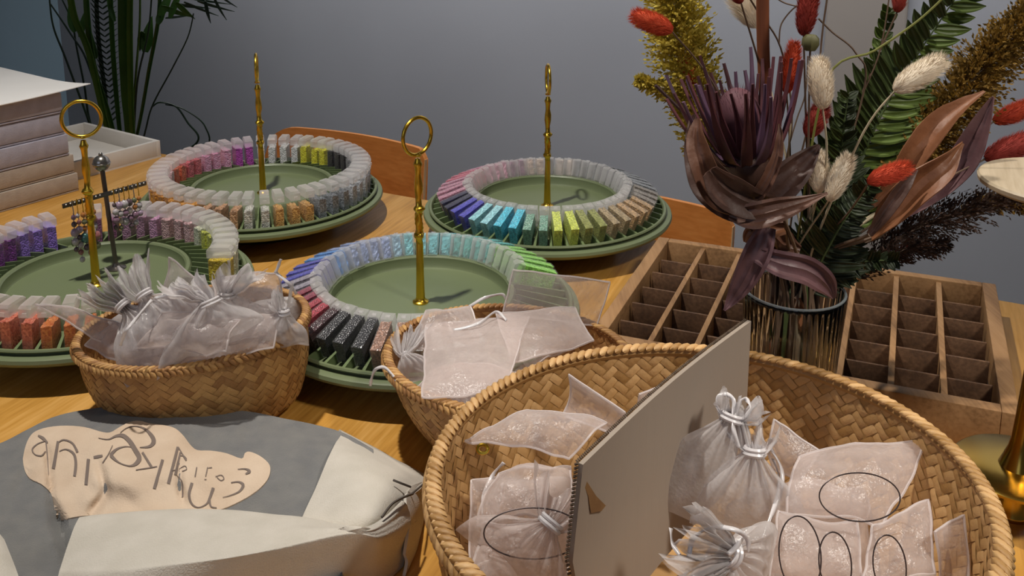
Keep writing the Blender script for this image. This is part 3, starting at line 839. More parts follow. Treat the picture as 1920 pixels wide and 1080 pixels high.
BK3 = (0.1182, 0.5391, 0.1670, 0.1600, -0.0667, 0.1200, 0.004, 0.0119)
basket('seagrass_basket', 'low oval woven basket at the left, heaped with tied organza bags', BK1, (-0.283, 0.822, 0.083, 0.064), 0.0058, straw2, 0, amp=.0006, bulge=.006, nlump=120, rim_r=.0042)
basket('seagrass_basket', 'small woven basket in the middle, full of flat organza bags', BK2, (-0.000, 0.778, 0.076, 0.066), 0.0058, straw2, 0, amp=.0006, bulge=.006, nlump=120, rim_r=.0046)
basket('seagrass_basket', 'large round woven basket at front right with a cardboard divider', BK3, (0.1180, 0.5420, 0.128, 0.122), 0.0066, straw, 0, amp=.0010, bulge=.012, nlump=165, rim_r=.0056)

# ---- cardboard divider
card = mat('corrugated_card', '#94877a', '#a09385', 5, 0.8, bump=.3, bscale=120, stretch=(1, 1, .03))
card_e = mat('card_edge', '#4a3c30', '#6b5a48', 300, 0.9)
A = PZ(1085, 868, 0.160); Bp = PZ(1402, 600, 0.162)
dv = Vector((Bp.x - A.x, Bp.y - A.y, 0)).normalized(); nv_ = Vector((-dv.y, dv.x, 0))
lo = PY(1066, 1050, A.y - .004)
t = thing('cardboard_divider', 'grey-brown corrugated cardboard sheet standing upright across the large basket', 'cardboard', ((A.x + Bp.x) / 2, (A.y + Bp.y) / 2, 0.03))
ctl = [[A, Bp], [lo, Bp + Vector((0.0, 0, -0.085))], [lo + Vector((.012, .012, -.075)), Bp - dv * .03 + Vector((0, 0, -.125))]]
rows = []
for i in range(2):
    for k in range(8):
        f = k / 8
        a_, b_ = ctl[i][0].lerp(ctl[i + 1][0], f), ctl[i][1].lerp(ctl[i + 1][1], f)
        rows.append([a_.lerp(b_, j / 30) + nv_ * (0.004 * math.sin(PI * j / 30)) for j in range(31)])
rows.append([ctl[2][0].lerp(ctl[2][1], j / 30) + nv_ * (0.004 * math.sin(PI * j / 30)) for j in range(31)])
mb = MB(); mb.grid(rows, thick=.0028); sheet_o = part(t, 'sheet', mb, card)
mb = MB()
top = rows[0]
for j in range(30):
    for q in range(4):
        a0 = top[j].lerp(top[j + 1], q / 4); a1 = top[j].lerp(top[j + 1], (q + .55) / 4)
        mb.tube([a0 + nv_ * .0005 + Vector((0, 0, .0002)), a1 + nv_ * .0022 + Vector((0, 0, .0002))], .0006, 5)
for i in range(len(rows) - 1):
    for q in range(3):
        a0 = rows[i][0].lerp(rows[i + 1][0], q / 3); a1 = rows[i][0].lerp(rows[i + 1][0], (q + .6) / 3)
        mb.tube([a0 - dv * .0004, a1 - dv * .0004 + nv_ * .0020], .0008, 5)
part(sheet_o, 'corrugated_edge', mb, card_e, label='dark fluted edge of the cardboard')
patch_pts = []  # outline of a brown patch on the sheet face
for (x, y) in ((1089, 888), (1100, 902), (1118, 930), (1136, 948), (1128, 958), (1108, 962), (1103, 930), (1093, 905)):
    # point on the sheet front face
    r = ray(x, y); o = Vector((0, 0, CAM_H)); n_ = nv_
    tt = (A - o).dot(n_) / r.dot(n_); patch_pts.append(o + r * tt - nv_ * .0)
patch_pts = [p + (Vector((0, 0, CAM_H)) - p).normalized() * .0045 for p in patch_pts]
mb = MB(); mb.add(patch_pts + [p - (Vector((0, 0, CAM_H)) - p).normalized() * .003 for p in patch_pts], [tuple(range(8)), tuple(reversed(range(8, 16)))] + [(i, i + 8, (i + 1) % 8 + 8, (i + 1) % 8) for i in range(8)])
part(sheet_o, 'brown_patch', mb, mat('brown_card', '#7c5a36', '#8a6840', 80, 0.9), smooth=False, label='brown patch near the cardboard corner')

# ================================================================== organza bags
org = sheer('organza', '#e8dcd8', 0.28, 0.88, rough=0.26, noise_scale=160, noise_amt=0.22, transl=0.45, bump=.35, blend=.42, gloss=1.0)
org_w = sheer('organza_white', '#eae6e6', 0.36, 0.92, rough=0.26, noise_scale=160, noise_amt=0.22, transl=0.45, bump=.35, blend=.45, gloss=1.0)
hem_m = sheer('organza_hem', '#ece4e2', 0.6, 0.95, rough=0.35, noise_amt=.1, transl=.4)
satin = mat('satin_ribbon', '#e4dfe0', '#f2eeee', 40, 0.22, spec=.9, transl=.25)
def crumple(p, seed, amt):
    return Vector((nz(p, 26, seed), nz(p, 26, seed + 7), nz(p, 26, seed + 13))) * amt + Vector((nz(p, 70, seed + 3), nz(p, 70, seed + 17), nz(p, 70, seed + 23))) * amt * .35 \
        + Vector((0, 0, 1)) * amt * .8 * (abs(nz(p, 38, seed + 31)) - .25)
def W(q): return PZ(*q) if len(q) == 3 else PY(q[0], q[1], q[3])
def flat_bag(label, group, corners, bulge=.006, crump=.004, seed=1, m=None, bow=(0, 0), ribbon=None, n=22):
    """two-layer pouch between four corners (bottom left, bottom right, top right, top left)"""
    c = [W(q) for q in corners]
    nrm = ((c[1] - c[0]).cross(c[3] - c[0])).normalized()
    ctr = sum(c, Vector()) / 4
    t = thing('organza_bag', label, 'organza bag', ctr - Vector((0, 0, .01)), group)
    layers = []
    for side in (1, -1):
        rows = []
        for i in range(n + 1):
            v = i / n; row = []
            for j in range(n + 1):
                u = j / n
                p = c[0].lerp(c[1], u).lerp(c[3].lerp(c[2], u), v)
                e = math.sin(PI * u) * math.sin(PI * v)
                p = p + nrm * (bow[0] * math.sin(PI * u) + bow[1] * math.sin(PI * v))
                p = p + crumple(p, seed, crump) + nrm * side * bulge * e ** .6 + nrm * side * abs(nz(p, 45, seed * 1.7 + side)) * crump * .9 * min(1, 4 * e)
                row.append(p)
            rows.append(row)
        layers.append(rows)
    mb = MB(); mb.grid(layers[0]); mb.grid(layers[1])
    po = part(t, 'pouch', mb, m or org, angle=0)
    mb = MB()
    L = layers[0]
    edge = [L[0][j] for j in range(n + 1)] + [L[i][n] for i in range(1, n + 1)] + [L[n][j] for j in range(n - 1, -1, -1)] + [L[i][0] for i in range(n - 1, -1, -1)]
    mb.tube(edge, .0009, 5, cap=False)
    part(t, 'hem', mb, hem_m)
    if ribbon:
        for rb in ribbon: rib(t, rb)
    return t
def rib(t, pts, w=.0028):
    P = [Vector(p) for p in cr([tuple(W(q)) for q in pts], 8)]
    rows = []
    for i, p in enumerate(P):
        d = (P[min(i + 1, len(P) - 1)] - P[max(i - 1, 0)]).normalized()
        view = Vector((0.25, -1, .35)).normalized(); s_ = d.cross(view)
        s_ = s_.normalized() if s_.length > 1e-5 else Vector((1, 0, 0))
        tw = math.sin(i * .35) * .8; s2 = s_ * math.cos(tw) + view * math.sin(tw)
        rows.append([p - s2 * w / 2, p + s2 * w / 2])
    mb = MB(); mb.grid(rows, thick=.0004); part(t, 'ribbon', mb, satin, angle=0)
def tied_bag(label, group, base, neck, tip, wb=.075, wt=.06, seed=1, m=None, bulge=.012, crump=.004, ribbon=None, folds=6):
    B, N_, T = W(base), W(neck), W(tip)
    axis = (T - B).normalized(); view = (Vector((0, 0, CAM_H)) - N_).normalized()
    sd = axis.cross(view).normalized(); nrm = sd.cross(axis).normalized()
    t = thing('organza_bag', label, 'organza bag', B, group)
    n, k = 30, 34; layers = []
    vn = .66
    for side in (1, -1):
        rows = []
        for i in range(n + 1):
            v = i / n
            p0 = B.lerp(N_, v / vn) if v < vn else N_.lerp(T, (v - vn) / (1 - vn))
            if v < vn:
                g = v / vn; wd = wb * (1 - .86 * g ** 2.2) ; bl = bulge * math.sin(PI * min(1, g * .98 + .02)) ** .7; fo = .0035 * g ** 1.5
            else:
                g = (v - vn) / (1 - vn); wd = wb * .14 + (wt - wb * .14) * g ** .8; bl = .001; fo = .0035 + .006 * g
            row = []
            for j in range(k + 1):
                u = j / k * 2 - 1
                p = p0 + sd * (u * wd / 2) + nrm * (side * bl * (1 - u * u) ** .6)
                p = p + nrm * fo * math.sin(u * PI * folds + side * .9 + seed + 2.2 * noise.noise(Vector((u * 2.2 + seed, v * 3.0, side)))) * (1 if v > .3 else v / .3)
                if v > vn: p = p + axis * .006 * math.sin(u * PI * folds * .6 + seed * 2 + 2.5 * noise.noise(Vector((u * 2.6, seed * 1.7, v * 2)))) * (v - vn) / (1 - vn)
                p = p + crumple(p, seed, crump)
                row.append(p)
            rows.append(row)
        layers.append(rows)
    mb = MB(); mb.grid(layers[0]); mb.grid(layers[1])
    part(t, 'pouch', mb, m or org_w, angle=0)
    mb = MB(); mb.ring(N_, axis, wb * .085, .0016, 24, 6); mb.ring(N_ + axis * .003, axis, wb * .082, .0014, 24, 6)
    part(t, 'drawstring', mb, satin)
    if ribbon:
        for rb in ribbon: rib(t, rb)
    return t
G1, G2, G3, G4 = 'organza bags heaped in the left basket', 'organza bags in the middle basket', 'organza bags left of the divider', 'organza bags right of the divider'
# --- left basket
tied_bag('crumpled organza bag deep in the middle of the left basket', G1, (300, 690, .045), (380, 610, .075), (420, 560, .10), .13, .08, 3, bulge=.02)
tied_bag('crumpled organza bag lying low at the right of the left basket', G1, (500, 660, .05), (430, 590, .08), (380, 555, .10), .11, .08, 4, bulge=.02)
flat_bag('organza bag with a long pointed corner sticking out left of the basket', G1, [(225, 662, .085), (262, 620, .095), (150, 583, .118), (64, 567, .125)], .003, .003, 5)
flat_bag('smooth organza bag pressed against the front left rim of the left basket', G1, [(160, 650, .085), (300, 700, .080), (370, 640, .105), (210, 600, .105)], .006, .005, 6)
flat_bag('smooth organza bag along the front right rim of the left basket', G1, [(290, 702, .080), (510, 645, .095), (520, 585, .115), (370, 610, .115)], .006, .005, 7)
tied_bag('tied organza bag with its ruffle spread at the far left of the heap', G1, (300, 660, .09), (232, 575, .125), (178, 538, .140), .07, .035, 8, crump=.006)
tied_bag('tied organza bag whose pleated ruffle rises beside the earring stand', G1, (340, 650, .09), (272, 555, .135), (243, 500, .152), .075, .038, 9, folds=4, crump=.006,
         ribbon=[[(290, 560, .137), (330, 548, .142), (372, 548, .143), (386, 553, .14)], [(285, 562, .137), (255, 598, .133), (236, 620, .128), (226, 648, .11)]])
flat_bag('organza bag with a peaked corner at the top centre of the left heap', G1, [(300, 585, .115), (385, 590, .115), (372, 520, .145), (316, 479, .165)], .005, .004, 10)
tied_bag('white tied organza bag at the centre of the left heap', G1, (400, 665, .09), (395, 570, .135), (345, 525, .15), .09, .04, 11, folds=4, crump=.007, m=org_w)
tied_bag('tied organza bag with fluffy ruffle near the back of the left heap', G1, (450, 640, .09), (425, 555, .13), (452, 512, .15), .08, .045, 12, folds=4, crump=.007)
flat_bag('organza bag pulled to a pointed drawstring at the right of the left heap', G1, [(430, 640, .10), (530, 615, .10), (522, 508, .145), (400, 525, .135)], .005, .004, 13,
         ribbon=[[(516, 512, .145), (522, 498, .152), (527, 486, .158)], [(518, 512, .145), (540, 530, .138), (556, 552, .125)]])
tied_bag('small knotted organza bag against the right rim of the left basket', G1, (535, 650, .08), (533, 588, .115), (526, 558, .126), .045, .022, 14, folds=3)
flat_bag('crumpled organza bag lying across the front of the left heap', G1, [(240, 660, .095), (420, 668, .098), (450, 590, .125), (300, 590, .125)], .007, .007, 15)
# --- middle basket
flat_bag('organza bag lying deepest in the middle basket', G2, [(760, 690, .045), (960, 720, .04), (1090, 640, .05), (860, 600, .05)], .014, .008, 21)
flat_bag('large flat organza bag lying on top at the front of the middle basket', G2, [(792, 745, .088), (950, 735, .090), (990, 592, .098), (800, 608, .098)], .005, .003, 22)
flat_bag('flat organza bag with a diagonal corner at the right of the middle basket', G2, [(960, 680, .09), (1112, 642, .090), (1075, 578, .100), (930, 588, .100)], .004, .003, 23)
flat_bag('upright organza bag standing up behind the middle basket with a square top', G2, [(944, 590, .088), (1118, 610, .080), (1144, 528, .118), (962, 505, .128)], .003, .0015, 24)
flat_bag('organza bag bunched at the back left of the middle basket', G2, [(780, 650, .085), (900, 640, .088), (880, 572, .105), (800, 590, .10)], .006, .006, 25,
         ribbon=[[(880, 575, .10), (905, 560, .108), (940, 552, .11), (948, 560, .105)], [(850, 620, .1), (900, 605, .105), (930, 585, .105), (950, 600, .1)]])
flat_bag('organza bag stuffed under the others at the front rim of the middle basket', G2, [(770, 735, .080), (880, 765, .078), (985, 700, .088), (830, 680, .088)], .006, .006, 26,
         ribbon=[[(745, 715, .082), (722, 690, .085), (705, 692, .082), (697, 710, .07), (694, 724, .06)]])
tied_bag('twisted organza bag along the left rim of the middle basket', G2, (790, 720, .065), (762, 670, .082), (775, 625, .09), .035, .04, 27)
# --- large basket, left of the divider
flat_bag('organza bag lying deepest left of the cardboard divider', G3, [(900, 1080, .035), (1060, 1090, .03), (1080, 900, .05), (900, 900, .05)], .02, .008, 31)
flat_bag('organza bag with a gold ring in its pointed left corner', G3, [(876, 832, .105), (1072, 862, .105), (1140, 800, .115), (990, 770, .120)], .005, .004, 32, bow=(.008, .004),
         ribbon=[[(945, 868, .098), (925, 890, .09), (908, 925, .085), (905, 965, .085)]])
flat_bag('organza bag with a curved corner rising behind the cardboard', G3, [(1055, 780, .100), (1150, 815, .10), (1172, 775, .118), (1066, 705, .130)], .003, .002, 33, bow=(0, -.006))
flat_bag('rounded organza bag below the gold-ring bag', G3, [(895, 985, .085), (1072, 985, .085), (1075, 870, .098), (930, 890, .098)], .008, .005, 34, bow=(.006, .006))
tied_bag('tied organza bag with a bunched knot at the lower left of the basket', G3, (950, 1085, .07), (1030, 985, .105), (1060, 925, .11), .08, .05, 35, m=org)
flat_bag('organza bag at the frame bottom left of the divider', G3, [(885, 1090, .075), (1060, 1100, .07), (1062, 985, .09), (905, 985, .092)], .007, .005, 36)
flat_bag('narrow organza bag pressed against the left wall of the large basket', G3, [(885, 1060, .06), (925, 1050, .06), (935, 900, .085), (882, 905, .09)], .005, .004, 37)
flat_bag('tiny organza corner peeking over the cardboard top', G3, [(1198, 760, .095), (1240, 740, .095), (1236, 722, .11), (1200, 738, .112)], .002, .002, 38)
# --- large basket, right of the divider
flat_bag('organza bag lying deepest right of the cardboard divider', G4, [(1300, 1080, .035), (1640, 1100, .035), (1640, 930, .05), (1400, 900, .05)], .02, .008, 41)
tied_bag('tall white organza bag leaning on the cardboard with looped white ribbons', G4, (1325, 985, .06), (1372, 785, .130), (1392, 755, .138), .085, .04, 42, bulge=.013, folds=5, m=org_w,
         ribbon=[[(1372, 790, .131), (1350, 772, .135), (1345, 748, .142), (1360, 738, .145), (1376, 752, .142), (1374, 780, .135)], [(1376, 785, .13), (1385, 758, .14), (1398, 748, .142), (1408, 766, .138), (1392, 790, .13)],
                 [(1380, 775, .134), (1375, 800, .13), (1385, 840, .118)]])
tied_bag('pale organza bag standing just right of the tall white one', G4, (1400, 1000, .06), (1415, 850, .115), (1405, 800, .125), .075, .045, 43, bulge=.012, folds=5)
flat_bag('slim organza bag with a rounded hem at the back of the right pile', G4, [(1450, 880, .085), (1500, 895, .085), (1535, 845, .105), (1450, 785, .122)], .004, .003, 44, bow=(0, .008),
         ribbon=[[(1450, 860, .1), (1462, 900, .095), (1452, 950, .09), (1430, 1010, .08)], [(1445, 840, .105), (1466, 880, .1), (1462, 930, .09), (1440, 990, .085)]])
flat_bag('big flat organza bag with a sharp upper right corner', G4, [(1470, 965, .085), (1655, 990, .085), (1736, 832, .105), (1500, 855, .105)], .006, .004, 45, bow=(.004, .006))
flat_bag('organza bag on the right side of the pile beside the basket wall', G4, [(1610, 1090, .075), (1755, 1085, .075), (1742, 945, .095), (1640, 985, .092)], .006, .005, 46)
flat_bag('organza bag in the lower middle with a dark wire hoop inside', G4, [(1440, 1095, .07), (1620, 1095, .07), (1600, 975, .092), (1460, 960, .092)], .008, .004, 47)
tied_bag('tied organza bag at the frame bottom right of the divider, ribbon loop on top', G4, (1420, 1130, .06), (1372, 1040, .095), (1270, 1062, .10), .085, .075, 48, folds=8,
         ribbon=[[(1292, 1045, .10), (1300, 1010, .108), (1335, 990, .114), (1375, 992, .114), (1400, 1010, .108), (1405, 1035, .10)], [(1365, 1040, .1), (1385, 1020, .105), (1398, 1000, .108)], [(1258, 990, .10), (1262, 1020, .097), (1280, 1050, .095)]])
flat_bag('thin organza bag standing at the far right against the basket wall', G4, [(1762, 1090, .07), (1815, 1090, .072), (1808, 968, .098), (1755, 1000, .098)], .003, .003, 49)
# --- wire hoops seen through the bags
wire = mat('dark_wire', '#5a5050', None, 10, 0.35, metal=.7)
def hoop(px, py, z, rx, ry, label, m=wire, r=.00045):
    c = PZ(px, py, z); k = (c - Vector((0, 0, CAM_H))).length / F_PX
    X = Vector((1, 0, 0)); Yv = Vector((0, .45, .89)); mb = MB()
    mb.tube([c + X * rx * k * math.cos(2 * PI * i / 40) + Yv * ry * k * math.sin(2 * PI * i / 40) for i in range(41)], r, 6, cap=False)
    solo('wire_hoop', mb, m, label, 'hoop', c, 'wire hoops inside the bags')
hoop(1612, 932, .113, 66, 37, 'dark oval wire hoop inside the big flat organza bag')
hoop(1500, 1040, .100, 34, 58, 'dark upright wire hoop at the lower middle of the right pile')
hoop(1566, 1056, .100, 26, 46, 'small dark wire hoop just right of the upright one')
hoop(1668, 1060, .100, 26, 44, 'dark wire hoop in the bag beside the basket wall')
hoop(1000, 1000, .100, 84, 40, 'thin dark wire hoop inside the bags left of the divider')
hoop(905, 842, .117, 9, 7, 'small gold ring in the pointed bag corner', gold, .0012)
# ================================================================== wooden letterpress drawer
old = wood('old_wood', '#4a3424', '#624630', '#7a5a40', ang=0, ring=26, rough=0.65, bump=.25)  # short dividers darkened to imitate shade inside the cells
old_d = wood('old_wood_shaded', '#20160f', '#2c1f16', '#382820', ang=0, ring=26, rough=0.75, bump=.25)  # floor board colour carries painted shade deep in the cells
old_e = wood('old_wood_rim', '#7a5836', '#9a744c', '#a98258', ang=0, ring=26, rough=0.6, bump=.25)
LA = Vector((0.183, 1.147, 0)); LB_ = Vector((0.533, 1.004, 0)); LF = Vector((0.074, 0.882, 0))
lu = (LB_ - LA).normalized(); lv = Vector((-lu.y, lu.x, 0)); LW, LD, LH = 0.378, 0.287, 0.040
M = Matrix(((lu.x, lv.x, 0, LA.x), (lu.y, lv.y, 0, LA.y), (0, 0, 1, 0), (0, 0, 0, 1)))
t = thing('letterpress_drawer', 'old wooden letterpress drawer divided into many small cells behind the vase', 'drawer', LA + lu * LW / 2 - lv * LD / 2)
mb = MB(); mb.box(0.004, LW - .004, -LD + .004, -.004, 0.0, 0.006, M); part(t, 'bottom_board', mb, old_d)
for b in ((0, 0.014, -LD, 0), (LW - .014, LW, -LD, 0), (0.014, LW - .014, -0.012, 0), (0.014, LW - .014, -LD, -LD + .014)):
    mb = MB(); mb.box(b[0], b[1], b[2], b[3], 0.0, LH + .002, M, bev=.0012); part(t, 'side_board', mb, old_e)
NCX, NCY = 8, 6
x0, x1, y0, y1 = .014, LW - .014, -LD + .014, -.012
rng = random.Random(3)
for i in range(1, NCX):
    x = x0 + (x1 - x0) * i / NCX; mb = MB(); mb.box(x - .0028, x + .0028, y0, y1, .006, LH - .0005, M, bev=.0006); part(t, 'long_divider', mb, old_e)
for j in range(1, NCY):
    y = y0 + (y1 - y0) * j / NCY
    for i in range(NCX):
        xa, xb = x0 + (x1 - x0) * i / NCX + .0028, x0 + (x1 - x0) * (i + 1) / NCX - .0028
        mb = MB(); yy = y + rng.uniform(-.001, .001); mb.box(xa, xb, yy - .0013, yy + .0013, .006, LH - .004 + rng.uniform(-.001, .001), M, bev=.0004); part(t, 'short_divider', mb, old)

# ================================================================== vase
VC = Vector((0.232, 0.748, 0))
m, nt, p, out = base_mat('ribbed_glass')
p.inputs['Base Color'].default_value = (0.93, 0.96, 0.97, 1); p.inputs['Roughness'].default_value = 0.02
p.inputs['Transmission Weight'].default_value = 1.0; p.inputs['IOR'].default_value = 1.40
glass = m
NR = 44
def rib_mod(th, z): return 1.0 + 0.020 * abs(math.sin(th * NR / 2)) if z > .012 else 1.0
mb = MB()
prof = [(0, 0.0), (.030, 0.0), (.033, .003), (.0345, .014), (.0355, .05), (.0375, .10), (.0405, .146), (.0407, .1500), (.0402, .1504), (.0397, .1500), (.0364, .10), (.0343, .05), (.0332, .012), (.029, .006), (0, .006)]
mb.lathe(prof, VC, NR * 4, mod=rib_mod)
vt = thing('glass_vase', 'ribbed clear glass vase holding the dried bouquet, behind the large basket', 'vase', VC)
part(vt, 'body', mb, glass, angle=60)
mb = MB(); mb.ring(VC + Vector((0, 0, .1502)), (0, 0, 1), .0402, .0011, 72, 8)
part(vt, 'rim', mb, sheer('glass_rim', '#b4bec2', 0.35, 0.75, rough=.08, noise_amt=0, blend=.4, gloss=1.0))

# ================================================================== dried bouquet, each stem a thing
MOUTH = VC + Vector((0, 0, .150))
stem_b = mat('dried_stem', '#5a4636', '#6c5644', 30, .7)
stem_p = mat('pale_stem', '#b0a184', '#c2b496', 30, .7)
stem_g = mat('green_stem', '#3c4a26', '#4a5a2e', 30, .6)
brown_l = mat('dried_leaf_brown', '#4a2f24', '#6a4634', 16, .5, bump=.4, bscale=90, stretch=(1, 1, 1))
brown_l2 = mat('dried_leaf_tan', '#6c4228', '#8e5e3e', 16, .5, bump=.4, bscale=90)
brown_l3 = mat('dried_leaf_dark', '#35231d', '#4e342a', 16, .5, bump=.4, bscale=90)
plum_l = mat('dried_leaf_plum', '#4e3438', '#6e4e50', 16, .5, bump=.4, bscale=90)
brng = random.Random(77)
_ends = [0]
def foot(r=.022):
    """where a stem ends low in the vase"""
    _ends[0] += 1
    a = _ends[0] * 2.399; q = r * math.sqrt((_ends[0] % 12 + 1) / 13.0)
    return VC + Vector((q * math.cos(a), q * math.sin(a), .012))
def stem_path(head, n=8, via=None, sag=0.0):
    f = foot(); mth = MOUTH + (f - VC - Vector((0, 0, .012))) * .9 + (head - MOUTH) * .03
    P = [f, mth] + ([via] if via else []) + [head]
    return [Vector(q) for q in cr([tuple(x) for x in P], n)]
def fuzz(mb, c, ax, L, R, n, hair, rng, spread=.9):
    ax = ax.normalized(); u = ax.orthogonal().normalized(); b = ax.cross(u)
    for _ in range(n):
        s = rng.uniform(-1, 1); th = rng.uniform(0, 2 * PI); rr = R * math.sqrt(max(0, 1 - s * s)) ** .8
        rad = u * math.cos(th) + b * math.sin(th)
        p = c + ax * (s * L) + rad * rr * .9
        d = (rad * (0.55 + .3 * rng.random()) + ax * (spread + .3 * rng.random())).normalized()
        h = hair * rng.uniform(.5, 1.2); w = .00017
        sd = d.cross(Vector((0, -1, .3))); sd = sd.normalized() if sd.length > 1e-4 else u
        mb.add([p - sd * w, p + sd * w, p + d * h], [(0, 1, 2)], rng.random())
def bunny_tail(name, label, group, x0, y0, x1, y1, wpx, Y, m, ms, via=None, stem_to_frame=True, n=1500, hair=.0050):
    """x0,y0 base of the tuft (stem end); x1,y1 its tip"""
    a, b = PY(x0, y0, Y), PY(x1, y1, Y + .004); ax = b - a; L = ax.length / 2; R = wpx * Y / F_PX / 2
    t = thing(name, label, 'dried flower', (VC.x, VC.y, .012), group)
    u = ax.normalized().orthogonal(); mb = MB()
    M = ax.to_track_quat('Z', 'Y').to_matrix()
    c = (a + b) / 2
    vs = []; mb.ball(c, R * .92, R * .92, L * .98, n=16, m=14, M=M)
    mb.v = [v + (v - c).normalized() * .0008 * nz(v, 300) for v in mb.v]
    rng = random.Random(int(x0 * 7 + y0))
    fuzz(mb, c, ax, L, R, n, hair, rng)
    part(t, 'tuft', mb, m)
    mb = MB(); P = stem_path(a + ax * .05, via=via); mb.tube(P, [.0012 - .0005 * i / (len(P) - 1) for i in range(len(P))], 6); part(t, 'stem', mb, ms)
    return t
white_f = mat('bunny_tail_white', '#dccab0', '#efe2cc', 40, .85, transl=.15)
red_f = mat('bunny_tail_red', '#b83a1c', '#cf5028', 40, .8, transl=.12)
red_d = mat('bunny_tail_crimson', '#7a221a', '#962e20', 40, .85, transl=.1)
GW, GR = 'white bunny tail grasses in the bouquet', 'red-dyed bunny tail grasses in the bouquet'
bunny_tail('bunny_tail', 'upright cream bunny tail in the bouquet centre above a red one', GW, 1543, 205, 1536, 110, 44, .70, white_f, stem_p, via=PY(1545, 330, .71))
bunny_tail('bunny_tail', 'cream bunny tail leaning right on a long curved pale stem', GW, 1676, 170, 1772, 110, 46, .69, white_f, stem_p, via=PY(1608, 270, .70))
bunny_tail('bunny_tail', 'cream bunny tail low in the middle, left of a pair', GW, 1535, 362, 1533, 285, 36, .71, white_f, stem_p)
bunny_tail('bunny_tail', 'cream bunny tail low in the middle, right of a pair', GW, 1553, 378, 1592, 292, 36, .70, white_f, stem_p)
bunny_tail('bunny_tail', 'fuzzy pale bunny tail half hidden by the brown stalk', GW, 1420, 52, 1378, -20, 40, .82, white_f, stem_p, n=1500, hair=.011)
bunny_tail('bunny_tail', 'orange-red bunny tail at the far upper left of the bouquet', GR, 1262, 58, 1186, 28, 38, .74, red_f, stem_b, via=PY(1360, 200, .76))
bunny_tail('bunny_tail', 'orange-red bunny tail tucked behind the protea spikes', GR, 1314, 170, 1276, 98, 26, .80, red_f, stem_b, via=PY(1380, 300, .79))
bunny_tail('bunny_tail', 'long crimson bunny tail hanging at the top edge centre', GR, 1506, 68, 1522, -34, 38, .74, red_d, stem_b, via=PY(1512, 250, .76))
bunny_tail('bunny_tail', 'orange-red bunny tail right of the protea spikes', GR, 1474, 176, 1490, 80, 30, .76, red_f, stem_b, via=PY(1480, 330, .77))
bunny_tail('bunny_tail', 'dark crimson bunny tail below the upright cream one', GR, 1514, 258, 1544, 196, 38, .75, red_d, stem_b)
bunny_tail('bunny_tail', 'orange-red bunny tail lying sideways beside the tan twisted leaves', GR, 1626, 342, 1705, 312, 34, .69, red_f, stem_b, via=PY(1590, 400, .72))
bunny_tail('bunny_tail', 'red bunny tail sticking out at the right edge, upper one', GR, 1862, 228, 1950, 192, 36, .80, red_f, stem_b, via=PY(1700, 340, .78))
bunny_tail('bunny_tail', 'dark red bunny tail at the right edge, lower one', GR, 1846, 298, 1952, 254, 46, .76, red_d, stem_b, via=PY(1700, 380, .76))
bunny_tail('bunny_tail', 'small red tuft at the top edge above the stalk', GR, 1390, 6, 1376, -18, 22, .75, red_d, stem_b, via=PY(1440, 200, .77), n=300)
bunny_tail('bunny_tail', 'red tuft among the dark ferny grass at the lower right', GR, 1655, 492, 1730, 455, 22, .80, red_d, stem_b, n=400)
bunny_tail('bunny_tail', 'reddish tuft at the top edge beside the large fern', GR, 1682, 24, 1692, -30, 26, .80, red_d, stem_b, via=PY(1600, 220, .8), n=300)

# brown stalk
t = thing('dried_stalk', 'thick straight reddish-brown stalk rising out of the bouquet', 'dried flower', VC + Vector((0, 0, .012)))
mb = MB(); P = [foot(), PY(1462, 470, .765), PY(1434, 160, .765), PY(1430, -60, .765)]; mb.tube([Vector(q) for q in cr([tuple(x) for x in P], 8)], .0050, 12)
part(t, 'stalk', mb, mat('stalk_brown', '#6a3a22', '#84492a', 20, .6, stretch=(6, 6, .4)))

# protea
PYP = .72
pc = PY(1400, 310, PYP); paxis = (PY(1372, 120, PYP) - pc).normalized()
t = thing('dried_protea', 'dark purple dried protea flower head with spiky petals at the left of the bouquet', 'dried flower', VC + Vector((0, 0, .012)))
pet = mat('protea_petal', '#3e2228', '#683a40', 18, .5, bump=.2, bscale=120); pet2 = mat('protea_petal_tip', '#4c3648', '#6c5068', 18, .5)
def frame(ax):
    u = Vector((1, 0, 0)); u = (u - ax * u.dot(ax)).normalized(); return u, ax.cross(u)
pu, pv = frame(paxis)
rng = random.Random(21)
for layer, (n, r0, r1, h0, h1, w) in enumerate([(15, .012, .049, .002, .074, .0095), (14, .010, .040, .006, .078, .0085), (10, .008, .028, .012, .068, .0062)]):
    for k in range(n):
        a = 2 * PI * (k + .5 * layer) / n + rng.uniform(-.12, .12); rad = pu * math.cos(a) + pv * math.sin(a); tn = paxis.cross(rad)
        rows = []; hh = h1 * rng.uniform(.86, 1.08); rr1 = r1 * rng.uniform(.85, 1.12)
        for i in range(11):
            f = i / 10; rr = r0 + (rr1 - r0) * (f ** .52); z = h0 + (hh - h0) * f
            ww = w * (0.55 + .45 * math.sin(PI * min(1, f * 1.2 + .15))) * (1 - .82 * f ** 1.4)
            p = pc + rad * rr + paxis * z + tn * .002 * math.sin(f * 3 + k)
            rows.append([p - tn * ww * .5 + rad * .0010, p - rad * .0006, p + tn * ww * .5 + rad * .0010])
        mb = MB(); mb.grid(rows, thick=.0009); part(t, 'petal', mb, pet if (k + layer) % 3 else pet2)
mb = MB(); Mq = paxis.to_track_quat('Z', 'Y').to_matrix()
mb.ball(pc + paxis * .040, .0165, .0165, .022, n=20, m=14, M=Mq); fuzz(mb, pc + paxis * .040, paxis, .022, .0165, 500, .005, rng, 1.6)
part(t, 'cone', mb, mat('protea_cone', '#4e2e36', '#6a4048', 50, .7))
mb = MB(); mb.lathe([(0, -.02), (.010, -.018), (.016, -.006), (.017, .006), (.013, .012), (0, .014)], pc, 24, M=Mq.to_4x4()); part(t, 'receptacle', mb, brown_l3)
